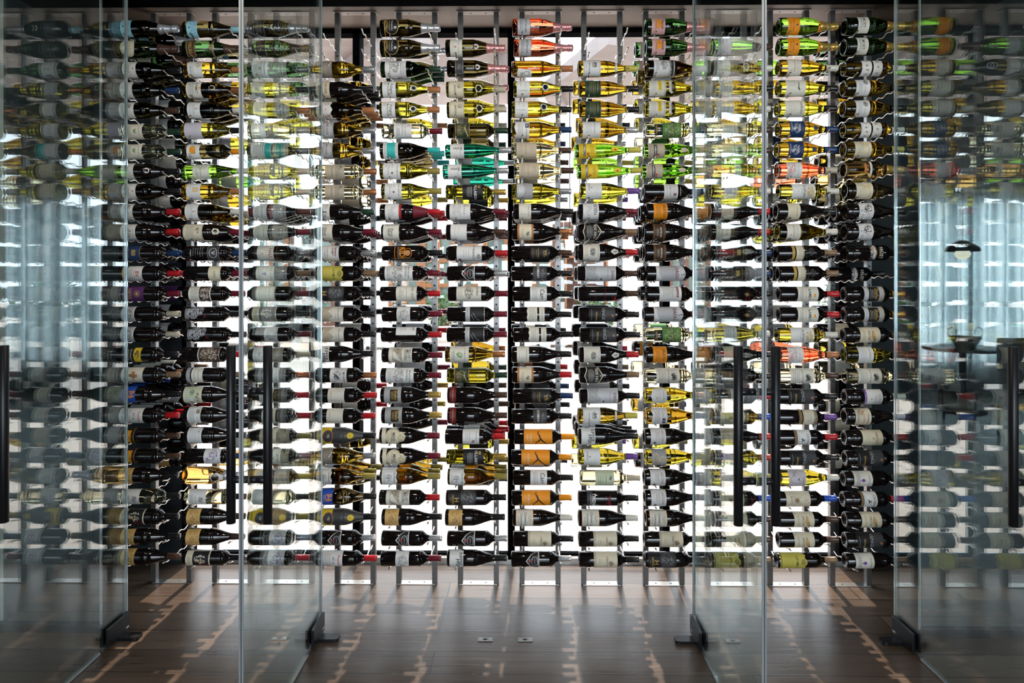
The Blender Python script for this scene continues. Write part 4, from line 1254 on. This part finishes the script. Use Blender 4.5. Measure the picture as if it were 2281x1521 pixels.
for z in (.1, .6, 1.1, 1.6, 2.1, 2.55):
    MB().box(-.5, .52, -.2, .2, z, z + .05, 'honey_wood').obj('shelf', su)
MB().box(-.55, .57, .2, .22, 0, 2.6, 'brown_wood').obj('back_panel', su)
wl = link('wall_lamp', None, None, (fx(1407), YB - .1, fz(634)))
tag(wl, 'tall rounded white wall lamp glowing on the far wall', 'lamp')
MB().lathe([(-.48, 0), (-.46, .08), (-.40, .13), (.40, .13), (.46, .08), (.48, 0)], 'lamp_glow', 'Z', 20).obj('diffuser', wl)
MB().box(-.07, .07, .05, .1, -.2, .2, 'black_metal').obj('bracket', wl)
MB().box(fx(1335) , fx(1470), YB - .06, YB - .01, .0, 2.6, 'plaster').obj('wall_panel')
tag(bpy.data.objects['wall_panel'], kind='structure')
for i, (px, lab) in enumerate(((1262, 'glowing glass jar lantern hanging nearer the mullion'), (1283, 'glowing glass jar lantern hanging nearer the shelf unit'))):
    z = fz(548)
    la = link('jar_lantern', None, None, (fx(px), YB - 1.2, z))
    tag(la, lab, 'lantern', 'jar lanterns in the pavilion')
    MB().lathe([(-.2, 0), (-.2, .1), (.12, .12), (.2, .09), (.2, 0)], 'lamp_glow', 'Z', 16).obj('glass_jar', la)
    MB().tube([(0, 0, .2), (0, 0, ROOF_Z - z + .02)], .012, 'black_metal', 6).obj('cord', la)
rs = random.Random(3)
for px, r, lab in ((990, .42, 'round green potted shrub on the terrace'), (1330, .5, 'green shrub beside the pale wall panel'), (1880, .7, 'green shrub behind the twelfth rack'),
                   (610, .55, 'green shrub behind the third rack')):
    sh_ = link('potted_shrub', None, None, (fx(px) * .93, 17.0, -.01))
    tag(sh_, lab, 'shrub', 'shrubs on the terrace')
    MB().lathe([(0, 0), (0, r * .45), (.4, r * .6), (.4, r * .5), (.35, r * .48), (.35, 0)], 'white_plaster', 'Z', 20).obj('pot', sh_)
    mb = MB()
    for i in range(260):
        th, ph, q = rs.uniform(0, 2 * pi), rs.uniform(-1, 1), r * rs.uniform(.75, 1.05)
        c_ = Vector((q * cos(th) * math.sqrt(1 - ph * ph), q * sin(th) * math.sqrt(1 - ph * ph), .4 + r * .8 + q * ph))
        a_ = Vector((rs.uniform(-1, 1), rs.uniform(-1, 1), rs.uniform(-1, 1))).normalized()
        b_ = a_.orthogonal().normalized()
        l_ = r * .22
        mb.add([c_ - a_ * l_, c_ + b_ * l_ * .4, c_ + a_ * l_, c_ - b_ * l_ * .4], [(0, 1, 2, 3)], 'leaf_green')
    mb.obj('foliage', sh_)
    MB().tube([(0, 0, .3), (0, 0, .4 + r)], .03, 'brown_wood', 6).obj('stem', sh_)
# white lounge blocks on the terrace
for px, py, wd, lab in ((1262, 770, 1.5, 'white outdoor sofa behind the seventh rack'), (880, 775, 1.3, 'white outdoor sofa behind the fifth rack')):
    X_, Y_ = on_plane(px, py, 0)
    so = link('outdoor_sofa', None, None, (X_, Y_, -.01))
    tag(so, lab, 'sofa', 'white sofas on the terrace')
    MB().cbox(-wd / 2, wd / 2, -.4, .4, .08, .42, 'white_plaster', .05).obj('seat', so)
    MB().cbox(-wd / 2, wd / 2, .2, .42, .40, .85, 'white_plaster', .05).obj('backrest', so)
    for sx in (-1, 1):
        MB().cbox(sx * wd / 2 - .1, sx * wd / 2 + .1, -.4, .42, .08, .62, 'white_plaster', .04).obj('armrest', so)
        for sy in (-.3, .3):
            MB().box(sx * (wd / 2 - .1) - .03, sx * (wd / 2 - .1) + .03, sy - .03, sy + .03, 0, .1, 'black_metal').obj('leg', so)

# ------------------------------------------------------------------ the dining corner behind the camera, mirrored faintly in the fixed glass
def curtain(x0, x1, lab, seed):
    r = random.Random(seed)
    n = int((x1 - x0) / .02)
    vs, fs = [], []
    ph = 0
    for i in range(n + 1):
        x = x0 + (x1 - x0) * i / n
        ph += r.uniform(.35, .75)
        for j, z in enumerate((2.96, 2.0, 1.0, .03)):
            vs.append((x + .012 * sin(ph * .5 + j), -3.36 + .045 * sin(ph) * (1 + .15 * j), z))
    for i in range(n):
        for j in range(3):
            fs.append((i * 4 + j, i * 4 + j + 1, i * 4 + j + 5, i * 4 + j + 4))
    mb = MB()
    mb.add(vs, fs, 'curtain_sheer', True)
    o = mb.obj('sheer_curtain')
    so = o.modifiers.new('thickness', 'SOLIDIFY')
    so.thickness = .002
    tag(o, lab, 'curtain', 'sheer curtains at the rear windows')


curtain(4.9, 6.30, 'sheer white curtain reflected in the fixed glass beside the last door, lamp side', 1)
curtain(6.24, 7.5, 'sheer white curtain reflected beyond the pendant lamp', 2)
curtain(-7.9, -5.45, 'sheer white curtain reflected in the fixed glass beside the first door', 3)
pl = link('pendant_lamp', None, None, (5.35, -2.05, 1.93))
tag(pl, 'black dome pendant lamp with glowing globe reflected in the fixed glass', 'lamp')
sh_ = MB().lathe([(.0, .19), (.05, .17), (.10, .10), (.13, .04), (.13, .0)], 'black_metal', 'Z', 32)
sh_.lathe([(.0, .186), (.05, .166), (.10, .096), (.125, .0)], 'black_metal', 'Z', 32).obj('lamp_shade', pl)
MB().lathe([(-.10, 0), (-.095, .035), (-.07, .07), (-.03, .088), (.01, .07), (.035, .035), (.04, 0)], 'lamp_glow', 'Z', 20).obj('globe', pl)
MB().tube([(0, 0, .13), (0, 0, 1.08)], .006, 'black_metal', 6).obj('cord', pl)
tb = link('dining_table', None, None, (5.35, -2.05, 0))
tag(tb, 'small dark round table under the pendant lamp', 'table')
MB().lathe([(.74, 0), (.74, .42), (.75, .43), (.77, .43), (.775, .42), (.775, 0)], 'black_metal', 'Z', 36).obj('tabletop', tb)
MB().lathe([(0, 0), (0, .25), (.02, .25), (.04, .04), (.74, .04), (.74, 0)], 'black_metal', 'Z', 24).obj('pedestal', tb)
bk = link('ice_bucket', None, None, (5.35, -2.0, .776))
tag(bk, 'dark two-handled wine bucket on the round table', 'bucket')
MB().lathe([(0, 0), (0, .10), (.10, .155), (.13, .17), (.13, .16), (.02, .10), (.02, 0)], 'bucket_steel', 'Z', 28).obj('bowl', bk)
for sx in (-1, 1):
    MB().tube([(sx * (.16 + .05 * sin(t)), 0, .12 + .06 * (1 - cos(t))) for t in [i * pi / 10 * 1.6 for i in range(11)]], .006, 'bucket_steel', 6).obj('handle', bk)
for X_, Y_, rz, lab in ((5.15, -1.0, 0.1, 'blue grey upholstered chair nearer the glass wall'), (4.55, -1.7, 1.2, 'blue grey upholstered chair beside the round table')):
    ch = link('dining_chair', None, None, (X_, Y_, 0))
    ch.rotation_euler = (0, 0, rz)
    tag(ch, lab, 'chair', 'chairs at the round table')
    MB().cbox(-.23, .23, -.23, .23, .40, .48, 'blue_upholstery', .02).obj('seat', ch)
    MB().cbox(-.23, .23, .19, .25, .46, 1.0, 'blue_upholstery', .02).obj('backrest', ch)
    for sx in (-.2, .2):
        for sy in (-.2, .2):
            MB().tube([(sx, sy, .41), (sx * 1.1, sy * 1.1, 0)], [.018, .012], 'black_metal', 8).obj('leg', ch)
for sx in (-1.9, -0.95, 0.0, 0.95, 1.9):
    rg = MB().lathe([(3.012, .05), (3.012, .075), (3.02, .075), (3.02, .05)], 'plate_steel', 'Z', 24, (sx, 1.9, 0)).obj('downlight')
    tag(rg, kind='structure')
